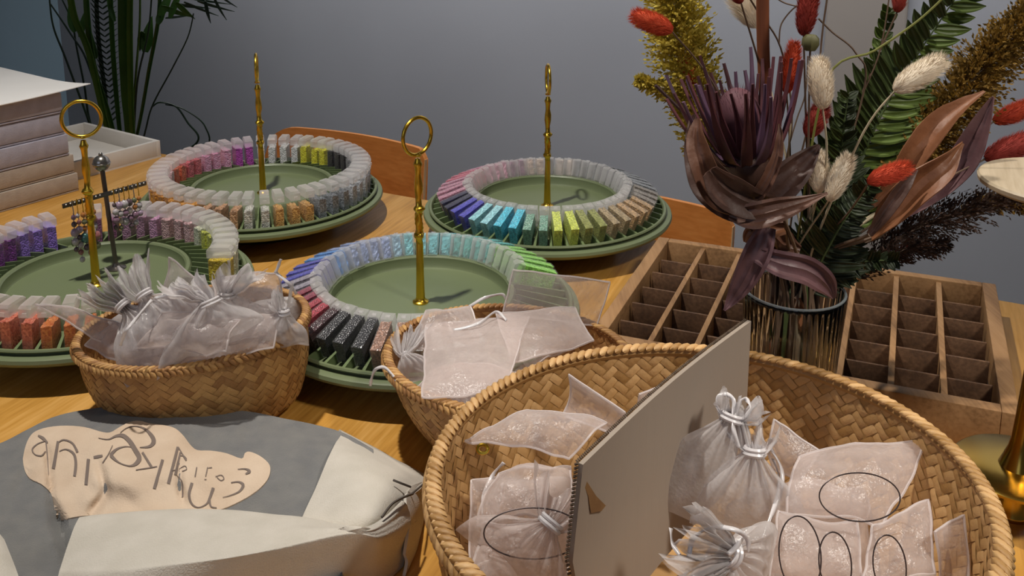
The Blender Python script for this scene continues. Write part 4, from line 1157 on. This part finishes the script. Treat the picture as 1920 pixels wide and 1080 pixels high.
mb = MB(); P = stem_path(pc - paxis * .014); mb.tube(P, .0034, 8); part(t, 'stem', mb, stem_b)
def blade(pxs, Y, m, name=None, parent=None, cup=.35, thick=.0009, twist=0.0, n=7, wav=.0, seed=1.0, dy=None):
    """leaf blade along (px, py, half width in px, depth offset)"""
    S = cr([(x, y, hw, d) for x, y, hw, d in pxs], n); P = [PY(s_[0], s_[1], Y + s_[3]) for s_ in S]; rows = []
    NW = 8
    for i, p in enumerate(P):
        d = (P[min(i + 1, len(P) - 1)] - P[max(i - 1, 0)]).normalized()
        view = (Vector((0, 0, CAM_H)) - p).normalized(); sd = d.cross(view).normalized(); nr = sd.cross(d).normalized()
        f = i / (len(P) - 1); an = twist * (f - .5); s2 = sd * math.cos(an) + nr * math.sin(an); n2 = nr * math.cos(an) - sd * math.sin(an)
        hw = max(S[i][2], .6) * (Y + S[i][3]) / F_PX; row = []
        for j in range(NW + 1):
            g = j / NW * 2 - 1
            q = p + s2 * hw * g + n2 * (cup * hw * (abs(g) ** 1.5 - .3) + .12 * hw * math.cos(g * PI * 2.5) + wav * hw * math.sin(f * 9 + g * 2 + seed))
            row.append(q + n2 * .0012 * nz(q, 90, seed))
        rows.append(row)
    mb = MB(); mb.grid(rows, thick=thick)
    return mb
def leaf(label, pxs, Y, m, grp='large dried brown leaves in the bouquet', **k):
    t = thing('dried_leaf', label, 'dried leaf', (VC.x, VC.y, .05), grp)
    part(t, 'blade', blade(pxs, Y, m, **k), m)
    mb = MB(); x, y, hw, d = pxs[0]; a = PY(x, y, Y + d); P = stem_path(a, 6); mb.tube(P, .0014, 6); part(t, 'stem', mb, stem_b)
    return t
leaf('broad dark brown leaf curling up the left side of the protea', [(1440, 400, 14, .0), (1385, 385, 34, -.004), (1335, 345, 40, -.006), (1308, 290, 26, .0), (1300, 232, 10, .01), (1302, 215, 2, .012)], .700, brown_l3, cup=.5, seed=2)
leaf('upright tan-edged brown leaf at the protea left edge', [(1400, 395, 16, .0), (1345, 370, 24, -.01), (1318, 310, 24, -.012), (1306, 260, 18, -.006), (1308, 222, 5, .0)], .690, brown_l, cup=.6, twist=1.0, seed=3)
leaf('brown leaf cupping the right side of the protea base', [(1415, 395, 18, .0), (1450, 360, 34, -.002), (1490, 322, 30, .0), (1520, 290, 16, .004), (1536, 272, 3, .006)], .705, brown_l3, cup=.4, seed=4)
leaf('narrow curved brown leaf before the protea, bending up right', [(1400, 392, 8, 0), (1432, 350, 13, -.006), (1455, 300, 11, -.004), (1462, 255, 6, 0), (1460, 232, 1, .003)], .685, brown_l, cup=.5, seed=5)
leaf('dark leaf wrapped around the lower bowl of the protea', [(1460, 385, 14, .01), (1410, 382, 30, -.004), (1360, 355, 34, -.01), (1330, 320, 16, -.01)], .680, brown_l3, cup=.5, seed=6)
leaf('brown leaf lying level across the bouquet, pointed tip to the right', [(1368, 400, 12, 0), (1410, 405, 26, -.006), (1460, 393, 24, -.008), (1510, 378, 12, -.006), (1552, 362, 2, -.004)], .678, brown_l, cup=.3, seed=7)
leaf('plum brown leaf hanging down left of the vase', [(1440, 425, 16, .0), (1422, 470, 27, -.006), (1398, 520, 24, -.006), (1376, 556, 14, -.004), (1358, 582, 2, -.004)], .690, plum_l, cup=.4, seed=8)
leaf('plum brown leaf drooping over the vase mouth to the right', [(1420, 478, 16, .0), (1465, 495, 26, -.008), (1515, 508, 28, -.008), (1548, 532, 22, -.006), (1564, 560, 4, -.004)], .685, plum_l, cup=.35, seed=9)
leaf('brown leaf folded down between the protea and the vase', [(1400, 410, 14, .0), (1440, 430, 26, .002), (1470, 460, 28, .004), (1500, 470, 10, .004)], .712, brown_l, cup=.3, seed=10)
leaf('short brown leaf under the level leaf, frayed tip', [(1470, 420, 20, 0), (1435, 425, 26, -.002), (1408, 440, 16, -.002), (1398, 455, 5, 0)], .70, brown_l2, cup=.3, seed=11)
leaf('large tan twisted leaf at the right, upper of two', [(1632, 388, 5, 0), (1675, 340, 17, -.004), (1720, 282, 24, -.008), (1775, 222, 22, -.004), (1845, 170, 2, 0)], .735, brown_l2, cup=.9, twist=1.6, wav=.12, seed=12)
leaf('large tan leaf at the right, lower and broader of two', [(1634, 446, 8, 0), (1672, 402, 25, -.008), (1722, 350, 29, -.01), (1768, 312, 22, -.008), (1806, 268, 3, 0)], .720, brown_l2, cup=.9, twist=-1.3, wav=.14, seed=13)
leaf('dull purple-brown leaf behind the tan twisted leaves', [(1700, 400, 8, .0), (1768, 345, 20, .0), (1812, 290, 26, .0), (1840, 235, 18, .0), (1862, 182, 2, 0)], .765, plum_l, cup=.8, twist=1.0, wav=.12, seed=14)
leaf('narrow dark leaf hanging at the right beside the ferny grass', [(1630, 440, 6, 0), (1660, 400, 12, -.003), (1695, 350, 12, -.003), (1720, 318, 2, 0)], .705, brown_l3, cup=.5, seed=15)
leaf('dark leaf tucked down inside the glass vase', [(1470, 500, 18, .0), (1475, 560, 30, 0), (1478, 620, 28, 0), (1482, 680, 10, 0)], .748, brown_l3, cup=.15, seed=16)
leaf('reddish pointed leaf visible inside the glass vase', [(1490, 560, 12, 0), (1506, 610, 16, 0), (1515, 645, 12, 0), (1512, 672, 2, 0)], .738, brown_l2, cup=.15, seed=17)

# pampas plumes
pam_y = mat('pampas_yellow', '#a8942c', '#dcc85c', 30, .8, attr='rnd', transl=.3)
pam_o = mat('pampas_ochre', '#6e5418', '#a07c34', 30, .8, attr='rnd', transl=.25)
pam_d = mat('grass_dark_brown', '#33231a', '#4c3426', 30, .8, attr='rnd', transl=.15)
def plume(name, label, pts, Y, wpx, n, m, ms, grp=None, blen=22, seed=1, droop=.3, lead=.55, seedw=.0011):
    t = thing(name, label, 'dried grass', (VC.x, VC.y, .012), grp)
    S = [PY(x, y, Y + d) for x, y, d in [(p[0], p[1], p[2]) for p in cr(pts, 10)]]
    rng = random.Random(seed); mb = MB(); k = Y / F_PX
    for _ in range(n):
        q = rng.random() ** .9 * (len(S) - 1.001); i = int(q); fr = q - i; p = S[i].lerp(S[i + 1], fr); f = q / (len(S) - 1)
        ax = (S[i + 1] - S[i]).normalized(); u = ax.orthogonal().normalized(); b = ax.cross(u); th = rng.uniform(0, 2 * PI)
        rad = u * math.cos(th) + b * math.sin(th)
        env = math.sin(PI * (0.12 + .86 * f)) ** .7
        R = wpx * k * .5 * env * rng.uniform(.25, 1.0)
        d = (rad * 1.0 + ax * lead + Vector((0, 0, -droop * rng.random()))).normalized()
        o = p + rad * R * .08; e = p + rad * R + ax * R * lead
        e = e + Vector((0, 0, -droop * R * rng.random()))
        c = rng.random()
        # thin branchlet with little husks along it
        sd = (e - o).cross(Vector((0, -1, .2))); sd = sd.normalized() if sd.length > 1e-6 else u
        mb.add([o - sd * .00022, o + sd * .00022, e], [(0, 1, 2)], c)
        for h in range(5):
            g = .35 + .65 * (h + rng.random()) / 5; c0 = o.lerp(e, g); dd = ((e - o).normalized() + Vector((rng.uniform(-.6, .6), rng.uniform(-.6, .6), rng.uniform(-.6, .6)))).normalized()
            L = .0042 * rng.uniform(.7, 1.3); s2 = dd.cross(Vector((rng.uniform(-1, 1), -1, rng.uniform(-1, 1)))).normalized() * seedw
            mb.add([c0, c0 + dd * L * .45 + s2, c0 + dd * L, c0 + dd * L * .45 - s2], [(0, 1, 2, 3)], min(1, max(0, c + rng.uniform(-.3, .3))))
    part(t, 'plume', mb, m, smooth=False)
    mb = MB(); tail = stem_path(S[0], 6); mb.tube(tail + S[1:], [.0018] * len(tail) + [.0016 * (1 - .8 * i / len(S)) for i in range(len(S) - 1)], 6); part(t, 'stem', mb, ms)
plume('pampas_plume', 'big mustard-yellow pampas plume at the upper left of the bouquet', [(1330, 310, .0), (1308, 200, .0), (1282, 90, .0), (1262, 0, 0), (1255, -90, 0)], .80, 150, 2600, pam_y, stem_p, seed=1)
plume('pampas_plume', 'small mustard side plume below the big yellow one at the left', [(1345, 300, .0), (1300, 230, 0), (1262, 175, 0), (1225, 160, 0), (1196, 150, 0)], .80, 46, 420, pam_y, stem_p, seed=2)
plume('pampas_plume', 'ochre pampas plume sweeping to the upper right corner', [(1655, 390, .0), (1715, 285, .0), (1790, 190, .0), (1870, 95, 0), (1960, -10, 0)], .80, 150, 3000, pam_o, stem_p, seed=3)
plume('feather_plume', 'dark brown feathery grass sweeping right below the tan leaves', [(1620, 500, .0), (1680, 450, .0), (1750, 415, 0), (1830, 390, 0), (1905, 366, 0)], .79, 105, 620, pam_d, stem_b, seed=4, lead=1.2, droop=.1, grp='feathery brown grasses in the bouquet', seedw=.0008)
plume('feather_plume', 'short dark grass spray beneath the feathery brown one', [(1600, 520, .0), (1650, 488, .0), (1710, 465, 0), (1775, 458, 0)], .78, 70, 320, pam_d, stem_b, seed=5, lead=1.2, droop=.1, grp='feathery brown grasses in the bouquet', seedw=.0008)
plume('feather_plume', 'pale tan grass plume end at the right edge under the round disc', [(1800, 400, 0), (1850, 380, 0), (1900, 378, 0), (1950, 390, 0)], .82, 46, 420, pam_o, stem_b, seed=6, lead=.9, grp='feathery brown grasses in the bouquet')

# ferns
fern_m = mat('fern_green', '#323e1c', '#4a5a2a', 10, .5, transl=.25); fern_l = mat('fern_green_light', '#4a5c22', '#667a34', 10, .5, transl=.3); fern_d = mat('fern_dark', '#1e2812', '#2c3818', 10, .55, transl=.15)
def fern(label, mid, Y, n, lw, m, mleft=None, wpx=22, seed=1, mls=0.0, skew=.6, shorten=.5):
    t = thing('fern_frond', label, 'fern', (VC.x, VC.y, .012), 'fern fronds in the bouquet')
    S = cr(mid, 12); rng = random.Random(seed)
    P3 = [PY(s_[0], s_[1], Y + s_[2]) for s_ in S]
    mb = MB(); tail = stem_path(P3[0], 6); mb.tube(tail + P3[1:], [.0016] * len(tail) + [.0015 * (1 - .7 * i / len(P3)) for i in range(len(P3) - 1)], 6); part(t, 'midrib', mb, stem_g)
    for k in range(n):
        q = (k + .5) / n * (len(S) - 1.001); i = int(q); s0 = np.array(S[i]) * (1 - (q - i)) + np.array(S[i + 1]) * (q - i); d = np.array(S[i + 1]) - np.array(S[i]); d = d[:2] / (np.linalg.norm(d[:2]) + 1e-9)
        f = q / (len(S) - 1); ln = lw * (1 - shorten * f) * (0.55 + .45 * math.sin(PI * min(1, f + .35)))
        for side in (-1, 1):
            pn = np.array([-d[1], d[0]]) * side; dr = pn + d * skew; dr /= np.linalg.norm(dr)
            L = ln * rng.uniform(.85, 1.1); x, y = s0[0], s0[1]; hw = wpx * .5 * (1 - .4 * f)
            dd = rng.uniform(-.012, .008)
            pts = [(x, y, hw * .55, s0[2]), (x + dr[0] * L * .35, y + dr[1] * L * .35, hw, s0[2] + dd * .4), (x + dr[0] * L * .72 + d[0] * L * .04, y + dr[1] * L * .72 + d[1] * L * .04, hw * .72, s0[2] + dd * .8), (x + dr[0] * L + d[0] * L * .10, y + dr[1] * L + d[1] * L * .10, .5, s0[2] + dd)]
            mm = (mleft or m) if side == 1 else m
            part(t, 'leaflet', blade(pts, Y, mm, cup=.25, thick=.0006, n=5, seed=k), mm)
fern('large green fern frond leaning to the top right with broad leaflets', [(1560, 420, .0), (1605, 320, .0), (1665, 190, .0), (1735, 80, -.0), (1810, -30, 0)], .80, 23, 125, fern_m, fern_l, wpx=38, seed=1, skew=.55, shorten=.15)
fern('shorter light green fern frond left of the large one', [(1560, 380, 0), (1590, 290, 0), (1625, 190, 0), (1650, 90, 0), (1668, 20, 0)], .83, 18, 64, fern_l, fern_m, wpx=26, seed=2, skew=.8)
fern('dark fern frond low above the vase mouth', [(1520, 530, .0), (1550, 470, -.005), (1585, 410, -.005), (1630, 350, 0)], .735, 18, 95, fern_d, fern_d, wpx=26, seed=3, skew=.4)
fern('dark fern frond drooping right of the vase mouth', [(1500, 520, .0), (1560, 500, -.004), (1620, 490, -.004), (1680, 488, 0)], .742, 15, 66, fern_d, fern_d, wpx=24, seed=4, skew=.5)
fern('green fern frond standing behind the cream bunny tails', [(1545, 450, .0), (1570, 350, .0), (1580, 260, 0), (1590, 180, 0)], .775, 22, 80, fern_m, fern_d, wpx=24, seed=5, skew=.7)

# thin twigs and a seed pod
def twig(label, pxs, Y, m, r=.0008, side=None):
    t = thing('dry_twig', label, 'twig', (VC.x, VC.y, .012), 'thin twigs in the bouquet')
    P = [PY(x, y, Y) for x, y in pxs]; mb = MB(); tail = stem_path(P[0], 5); S = [Vector(q) for q in cr([tuple(x) for x in P], 6)]
    mb.tube(tail + S[1:], r, 6); part(t, 'stem', mb, m)
    for s_ in side or []:
        mb = MB(); mb.tube([Vector(q) for q in cr([tuple(PY(x, y, Y)) for x, y in s_], 6)], r * .8, 5); part(t, 'side_twig', mb, m)
twig('thin wiry twig forking above the protea', [(1450, 440), (1468, 330), (1485, 220), (1464, 90), (1420, 20), (1395, -20)], .775, stem_b, side=[[(1461, 80), (1465, 45), (1490, 14), (1505, 14), (1470, 5), (1440, -15)]])
twig('thin twig rising left of the upright cream bunny tail', [(1480, 440), (1500, 300), (1530, 180), (1542, 60), (1555, -30)], .785, stem_b, side=[[(1480, 270), (1495, 220), (1510, 175), (1515, 105)]])
twig('yellow-green wire-thin stem running up right across the fern', [(1500, 420), (1550, 150), (1640, 95), (1720, 40), (1775, -10)], .72, mat('yellow_stem', '#6e7030', None, 10, .6), r=.0009)
twig('thin twig crossing the fern on the left side', [(1540, 440), (1620, 170), (1605, 100), (1560, 60), (1535, 35)], .79, stem_b, side=[[(1620, 170), (1650, 95), (1668, -10)]])
twig('short dark twig poking out left of the protea', [(1400, 380), (1330, 260), (1275, 205), (1229, 160)], .735, mat('twig_dark', '#3a2020', None, 10, .6), r=.0014)
twig('pale straight grass stem between protea and cream bunny tails', [(1478, 470), (1475, 380), (1478, 300), (1482, 232)], .76, stem_p)
t = thing('seed_pod', 'small round greenish seed pod under the crimson bunny tail', 'dried flower', VC + Vector((0, 0, .012)))
pp = PY(1520, 80, .73); mb = MB(); mb.lathe([(0, -.0065), (.004, -.006), (.0062, -.002), (.006, .003), (.0035, .006), (.002, .0052), (0, .0045)], pp, 14, mod=lambda th, z: 1 + .08 * math.cos(th * 7)); part(t, 'pod', mb, mat('pod_olive', '#4c4a2a', '#626038', 40, .6))
mb = MB(); mb.tube(stem_path(pp - Vector((0, 0, .006)), via=PY(1516, 260, .745)), .0008, 6); part(t, 'stem', mb, stem_b)

# ================================================================== brass pedestal stand at the right edge
brass = mat('brass_satin', '#b08d3c', '#bb9a4a', 10, .22, metal=1.0)
ps = Vector((0.386, 0.668, 0))
t = thing('pedestal_stand', 'brass pedestal stand with round wooden top at the right edge', 'stand', ps)
mb = MB(); mb.lathe([(0, 0), (.0125, 0), (.0128, .002), (.0125, .004), (.0105, .007), (.0105, .034), (.012, .037), (0, .037)], ps, 36); part(t, 'foot', mb, brass)
mb = MB(); mb.lathe([(0, .037), (.043, .037), (.0455, .0385), (.0455, .0405), (.043, .0420), (.014, .0425), (0, .0425)], ps, 64); part(t, 'drip_disc', mb, brass)
topc = ps + Vector((.020, .012, 0))
mb = MB()
pr_ = [(.0135, .0425), (.0115, .048), (.0088, .056), (.0076, .064), (.0072, .09), (.0066, .20), (.0064, .262)]
n = 28; vs = []; fs = []
for (r, z) in pr_:
    f = (z - .0425) / .22; c = ps.lerp(topc, f)
    for i in range(n): vs.append(Vector((c.x + r * math.cos(2 * PI * i / n), c.y + r * math.sin(2 * PI * i / n), z)))
for k in range(len(pr_) - 1):
    for i in range(n): fs.append((k * n + i, k * n + (i + 1) % n, (k + 1) * n + (i + 1) % n, (k + 1) * n + i))
mb.add(vs, fs); part(t, 'stem', mb, brass)
mb = MB(); mb.lathe([(0, .252), (.026, .252), (.055, .258), (.060, .261), (.0605, .264), (.059, .2655), (0, .2655)], (topc.x, topc.y, 0), 64)
part(t, 'round_top', mb, wood('pale_disc', '#a8977c', '#b8a88e', '#c4b59c', ang=.4, ring=30, rough=.5), label='pale wooden round top')
# ================================================================== folded tote bag, front left
canvas_g = mat('grey_canvas', '#6c6c6c', '#787774', 60, .9, bump=.35, bscale=900, sheen=.2)
canvas_c = mat('cream_canvas', '#c2bbae', '#cdc6ba', 40, .9, bump=.35, bscale=900, sheen=.2)
patch_m = mat('blush_patch', '#c9b29a', '#d4bfa8', 30, .85, bump=.3, bscale=700)
ink = mat('print_and_crease_shade', '#75675f', '#7d6f66', 40, .85)
thread = mat('dark_thread', '#57504a', None, 10, .8)
tc_ = PZ(380, 900, 0.0)
tote = thing('tote_bag', 'grey and cream canvas tote bag with printed blush patch, folded on the table', 'bag', tc_)
# height of the grey top face over the pixel frame it is seen in: scattered heights, smoothly blended
HC = [(-80, 850, .018), (0, 832, .020), (100, 782, .026), (180, 765, .031), (230, 762, .033), (320, 762, .034), (400, 766, .034), (470, 773, .033), (520, 783, .031), (580, 795, .029), (640, 812, .028), (-80, 930, .032), (80, 850, .034), (230, 825, .044), (330, 800, .043), (400, 815, .041), (520, 830, .041), (620, 850, .040),
      (70, 920, .038), (220, 890, .049), (300, 880, .048), (400, 890, .046), (500, 900, .043), (600, 910, .042), (60, 1000, .034), (140, 985, .030), (210, 975, .034), (330, 965, .036), (450, 965, .036), (570, 975, .036), (-80, 1060, .03), (60, 1110, .028), (160, 1060, .020), (300, 1060, .016), (700, 900, .042), (300, 1160, .01), (600, 1060, .02), (700, 1000, .03)]
HA = np.array(HC)
def tz(x, y):
    d2 = ((HA[:, 0] - x) ** 2 + ((HA[:, 1] - y) * 1.6) ** 2); k = 1 / (d2 + 900.0) ** 1.35
    z = float((k * HA[:, 2]).sum() / k.sum())
    z += .0022 * noise.noise(Vector((x * .012, y * .016, 3.1))) + .0012 * noise.noise(Vector((x * .03, y * .04, 9.1)))
    # creases
    for (xa, ya, xb, yb, dep, wd) in CREASE:
        px, py = xb - xa, yb - ya; L2 = px * px + py * py; tt = max(0, min(1, ((x - xa) * px + (y - ya) * py) / L2)); dd = math.hypot(x - xa - tt * px, y - ya - tt * py)
        z -= dep * math.exp(-(dd / wd) ** 2) * math.sin(PI * min(1, max(0, tt * .9 + .05))) ** .5
    return max(z, .003)
CREASE = [(88, 840, 98, 945, .004, 7), (100, 950, 135, 1060, .010, 11), (185, 870, 200, 930, .004, 9), (200, 925, 165, 975, .004, 10), (335, 905, 345, 945, .003, 8), (350, 815, 385, 840, .005, 16), (55, 880, 30, 930, .006, 16), (470, 790, 460, 830, .003, 10), (590, 830, 530, 900, -.002, 22), (335, 840, 340, 930, .002, 6)]
def tp(x, y, off=0.0):
    return PZ(x, y, tz(x, y)) + Vector((0, 0, off))
# back outline of the tote
BKL = [(-160, 880), (-80, 858), (0, 831), (50, 806), (100, 782), (160, 768), (230, 761), (320, 761), (400, 766), (470, 772), (530, 784), (590, 796), (645, 812), (700, 842)]
bk = cr(BKL, 8)
rows = [[], []]
NR_ = 46
for i in range(NR_ + 1): rows.append([])
for (x, y) in bk:
    a = tp(x, y)
    rows[0].append(Vector((a.x, a.y + .004, .001))); rows[1].append(Vector((a.x, a.y + .003, a.z * .6)))
    yb = 1130 if x < 640 else 1010
    for i in range(NR_ + 1):
        f = i / NR_; yy = y + (yb - y) * f
        rows[2 + i].append(tp(x, yy))
mb = MB(); mb.grid([list(reversed(r)) for r in rows], thick=.0022)
part(tote, 'grey_panel', mb, canvas_g)
# blush patch
def poly_surface(poly, off, th, maxlen=9.0):
    bm = bmesh.new(); vs = [bm.verts.new((x, y, 0)) for x, y in poly]; f = bm.faces.new(vs)
    bmesh.ops.triangulate(bm, faces=[f])
    for _ in range(7):
        es = [e for e in bm.edges if e.calc_length() > maxlen]
        if not es: break
        bmesh.ops.subdivide_edges(bm, edges=es, cuts=1, use_grid_fill=False)
        bmesh.ops.triangulate(bm, faces=bm.faces[:])
    bmesh.ops.recalc_face_normals(bm, faces=bm.faces[:])
    bm.verts.index_update()
    top = [tp(v.co.x, v.co.y, off) for v in bm.verts]; fs = [[v.index for v in f.verts] for f in bm.faces]
    # orient upward
    a, b, c = [top[i] for i in fs[0]]
    if (b - a).cross(c - a).z < 0: fs = [list(reversed(f)) for f in fs]
    bd = [[v.index for v in e.verts] for e in bm.edges if len(e.link_faces) == 1]
    bm.free()
    K = len(top); mb = MB(); bot = [p - Vector((0, 0, th)) for p in top]
    mb.add(top + bot, fs + [[i + K for i in reversed(f)] for f in fs] + [(i, j, j + K, i + K) for i, j in bd])
    return mb
PO = [(43, 862), (47, 842), (54, 824), (66, 811), (90, 803), (125, 800), (160, 803), (188, 811), (206, 813), (224, 803), (244, 793), (262, 791), (282, 796), (312, 800), (330, 806), (345, 820), (357, 836), (370, 846), (395, 847), (425, 852), (453, 862), (459, 852), (468, 849), (486, 856), (503, 870), (507, 884), (501, 902), (482, 922), (452, 941), (412, 958), (360, 966), (300, 966), (240, 968), (190, 968), (150, 970), (108, 975), (101, 948), (95, 926), (78, 910), (56, 899), (46, 882)]
PO = [tuple(p) for p in cr(PO + [PO[0]], 3)[:-1]]
pt = part(tote, 'blush_patch', poly_surface(PO, .0010, .0012), patch_m, label='blush cloth patch with grey lettering')
def stroke(mb, pts, k=1.0):
    S = cr(pts, 6)
    for i in range(len(S) - 1): pass
    L = []
    for i, s_ in enumerate(S):
        a = S[max(i - 1, 0)]; b = S[min(i + 1, len(S) - 1)]; d = np.array([b[0] - a[0], b[1] - a[1]]); n_ = np.linalg.norm(d); d = d / n_ if n_ > 1e-9 else np.array([1.0, 0])
        nx, ny = -d[1], d[0]; h = s_[2] / 2
        L.append([tp(s_[0] + nx * h, s_[1] + ny * h, .0016), tp(s_[0], s_[1], .0017), tp(s_[0] - nx * h, s_[1] - ny * h, .0016)])
    mb.grid(L)
def z1(q): return [(30 + x / 4.908, 780 + y / 4.908, w_ / 4.908 * .92) for x, y, w_ in q]
def z2(q): return [(260 + x / 4.908, 780 + y / 4.908, w_ / 4.908 * .92) for x, y, w_ in q]
ST = [z1([(270, 245, 8), (200, 272, 10), (152, 320, 14), (175, 368, 10), (235, 380, 14), (275, 340, 12)]), z1([(205, 195, 16), (250, 220, 30), (292, 262, 14)]), z1([(278, 260, 14), (292, 400, 12), (302, 560, 6)]),  # second and third strokes paint crease shade in the print colour
      z1([(388, 248, 26), (368, 370, 30), (345, 500, 32)]), z1([(385, 262, 12), (440, 235, 14), (520, 265, 18), (568, 350, 26)]), z1([(400, 340, 8), (460, 322, 12), (530, 360, 24), (552, 450, 28), (540, 570, 28)]),
      z1([(668, 412, 32), (645, 650, 32)]), z1([(715, 397, 22), (755, 390, 30), (798, 380, 20)]), z1([(760, 218, 6), (850, 230, 10), (920, 200, 22), (985, 196, 38), (1045, 245, 44), (1100, 330, 46), (1135, 400, 46), (1110, 450, 38), (1050, 475, 14), (960, 450, 12), (895, 400, 30), (880, 368, 34), (930, 320, 20), (1000, 298, 10), (1060, 300, 6)]),
      z1([(960, 170, 6), (1020, 125, 8), (1100, 108, 10), (1180, 130, 18), (1245, 190, 36), (1268, 250, 44), (1230, 295, 26), (1140, 305, 6)]), z1([(890, 285, 6), (850, 370, 10), (798, 448, 12)]), z1([(1165, 350, 22), (1250, 487, 24)]), z1([(1105, 512, 8), (1250, 490, 10), (1300, 480, 8)]),
      z2([(222, 418, 28), (145, 686, 30)]), z2([(362, 300, 26), (275, 640, 32)]), z2([(384, 350, 18), (340, 560, 28)]), z2([(365, 300, 10), (400, 360, 12), (440, 425, 16)]), z2([(300, 520, 8), (362, 510, 10)]), z2([(358, 568, 10), (400, 630, 14), (405, 765, 16)]),
      z2([(372, 380, 6), (420, 385, 8), (442, 415, 12)]), z2([(372, 505, 6), (425, 475, 8), (442, 505, 8), (400, 525, 8)]), z2([(536, 488, 11), (520, 576, 12)]), z2([(636, 488, 10), (618, 572, 10)]), z2([(640, 494, 6), (676, 490, 10)]), z2([(606, 600, 8), (626, 600, 8)]),
      z2([(708, 575, 8), (760, 560, 8), (786, 590, 9), (760, 610, 8), (722, 582, 8)]), z2([(492, 632, 28), (465, 740, 26), (490, 825, 20), (550, 858, 10), (620, 830, 14), (652, 780, 24), (688, 678, 30)]), z2([(652, 790, 24), (668, 850, 16), (720, 862, 8)]),
      z2([(850, 630, 10), (920, 622, 14), (962, 652, 30), (930, 708, 18), (850, 746, 10), (775, 766, 6)]), z2([(912, 506, 6), (980, 502, 12), (1020, 525, 30), (985, 550, 14)])]
mb = MB()
for q in ST: stroke(mb, q)
part(pt, 'lettering', mb, ink, angle=0, label='mirrored dark grey script lettering and painted crease shade')
# cream fold across the front: (px, py, z) control rows, back lip first
def ctl_sheet(rows, n=8, thick=.0022, wob=.0012, seed=5.0):
    R = [cr(r, n) for r in rows]; K = len(R[0]); cols = [cr([R[i][j] for i in range(len(R))], n) for j in range(K)]
    out = []
    for i in range(len(cols[0])):
        row = []
        for j in range(K):
            x, y, z = cols[j][i]; p = PZ(x, y, max(z, .001)); row.append(p + Vector((0, 0, wob * nz(p, 22, seed) + wob * .5 * nz(p, 60, seed + 4))))
        out.append(row)
    mb = MB(); mb.grid([list(reversed(r)) for r in out], thick=thick); return mb
flap = ctl_sheet([
    [(150, 985, .034), (240, 975, .036), (330, 970, .036), (450, 974, .036), (560, 985, .036), (640, 1000, .036), (695, 1002, .036), (745, 968, .036)],
    [(150, 968, .044), (240, 959, .048), (330, 954, .050), (450, 957, .051), (560, 968, .050), (640, 982, .050), (695, 984, .052), (752, 940, .050)],
    [(140, 985, .048), (232, 978, .054), (328, 972, .056), (450, 974, .058), (565, 984, .059), (645, 992, .060), (700, 990, .058), (762, 945, .048)],
    [(128, 1020, .046), (222, 1015, .056), (322, 1008, .060), (448, 1004, .063), (570, 992, .063), (652, 990, .0615), (707, 994, .056), (766, 955, .043)],
    [(114, 1062, .044), (208, 1060, .056), (316, 1052, .061), (446, 1040, .063), (571, 1012, .063), (655, 996, .061), (711, 1000, .054), (769, 965, .040)],
    [(108, 1085, .043), (200, 1085, .054), (314, 1072, .058), (444, 1056, .059), (570, 1028, .059), (660, 1008, .057), (716, 1014, .048), (771, 985, .033)],
    [(90, 1170, .028), (185, 1170, .034), (303, 1155, .034), (440, 1125, .034), (566, 1092, .033), (652, 1066, .030), (712, 1058, .022), (765, 1020, .016)],
    [(75, 1270, .002), (170, 1270, .002), (295, 1250, .002), (436, 1215, .002), (562, 1165, .001), (645, 1125, .001), (705, 1108, .001), (756, 1062, .001)]])
part(tote, 'cream_fold', flap, canvas_c, label='cream canvas turned over at the front')
side = ctl_sheet([
    [(636, 806, .012), (700, 838, .010), (752, 866, .006), (800, 890, .002)],
    [(640, 812, .028), (700, 842, .028), (750, 872, .020), (796, 897, .010)],
    [(622, 845, .046), (690, 868, .050), (740, 895, .042), (790, 915, .022)],
    [(596, 905, .044), (670, 920, .056), (730, 928, .052), (775, 930, .030)],
    [(570, 960, .040), (650, 972, .050), (715, 968, .050), (768, 955, .026)],
    [(560, 988, .038), (640, 1000, .044), (700, 1000, .042), (760, 990, .020)]], seed=9.0)
part(tote, 'cream_side', side, canvas_c, label='cream canvas side turned outwards')
gus = ctl_sheet([
    [(772, 910, .034), (785, 905, .024), (802, 900, .006)],
    [(762, 935, .044), (782, 950, .024), (798, 955, .002)],
    [(768, 985, .034), (778, 1000, .016), (782, 1030, .001)],
    [(760, 1040, .016), (765, 1055, .008), (760, 1080, .001)]], seed=12.0)
part(tote, 'gusset', gus, canvas_c)
mb = MB()
def th(pts, r=.0008): mb.tube([PZ(*q) for q in cr(pts, 5)], r, 6)
th([(737, 900, .052), (752, 906, .049), (770, 913, .043)]); th([(772, 926, .046), (784, 916, .036), (799, 903, .016)]); th([(716, 970, .058), (735, 945, .058), (758, 932, .054), (774, 926, .047)], .0009)
part(tote, 'seam_thread', mb, thread, label='dark seam stitching at the tote corner')
corner_ = ctl_sheet([[(-90, 960, .050), (-20, 985, .050), (8, 1012, .046)], [(-90, 1040, .052), (-10, 1050, .052), (28, 1062, .046)], [(-90, 1140, .05), (0, 1140, .05), (55, 1140, .044)]], seed=15.0)
part(tote, 'cream_corner', corner_, canvas_c)
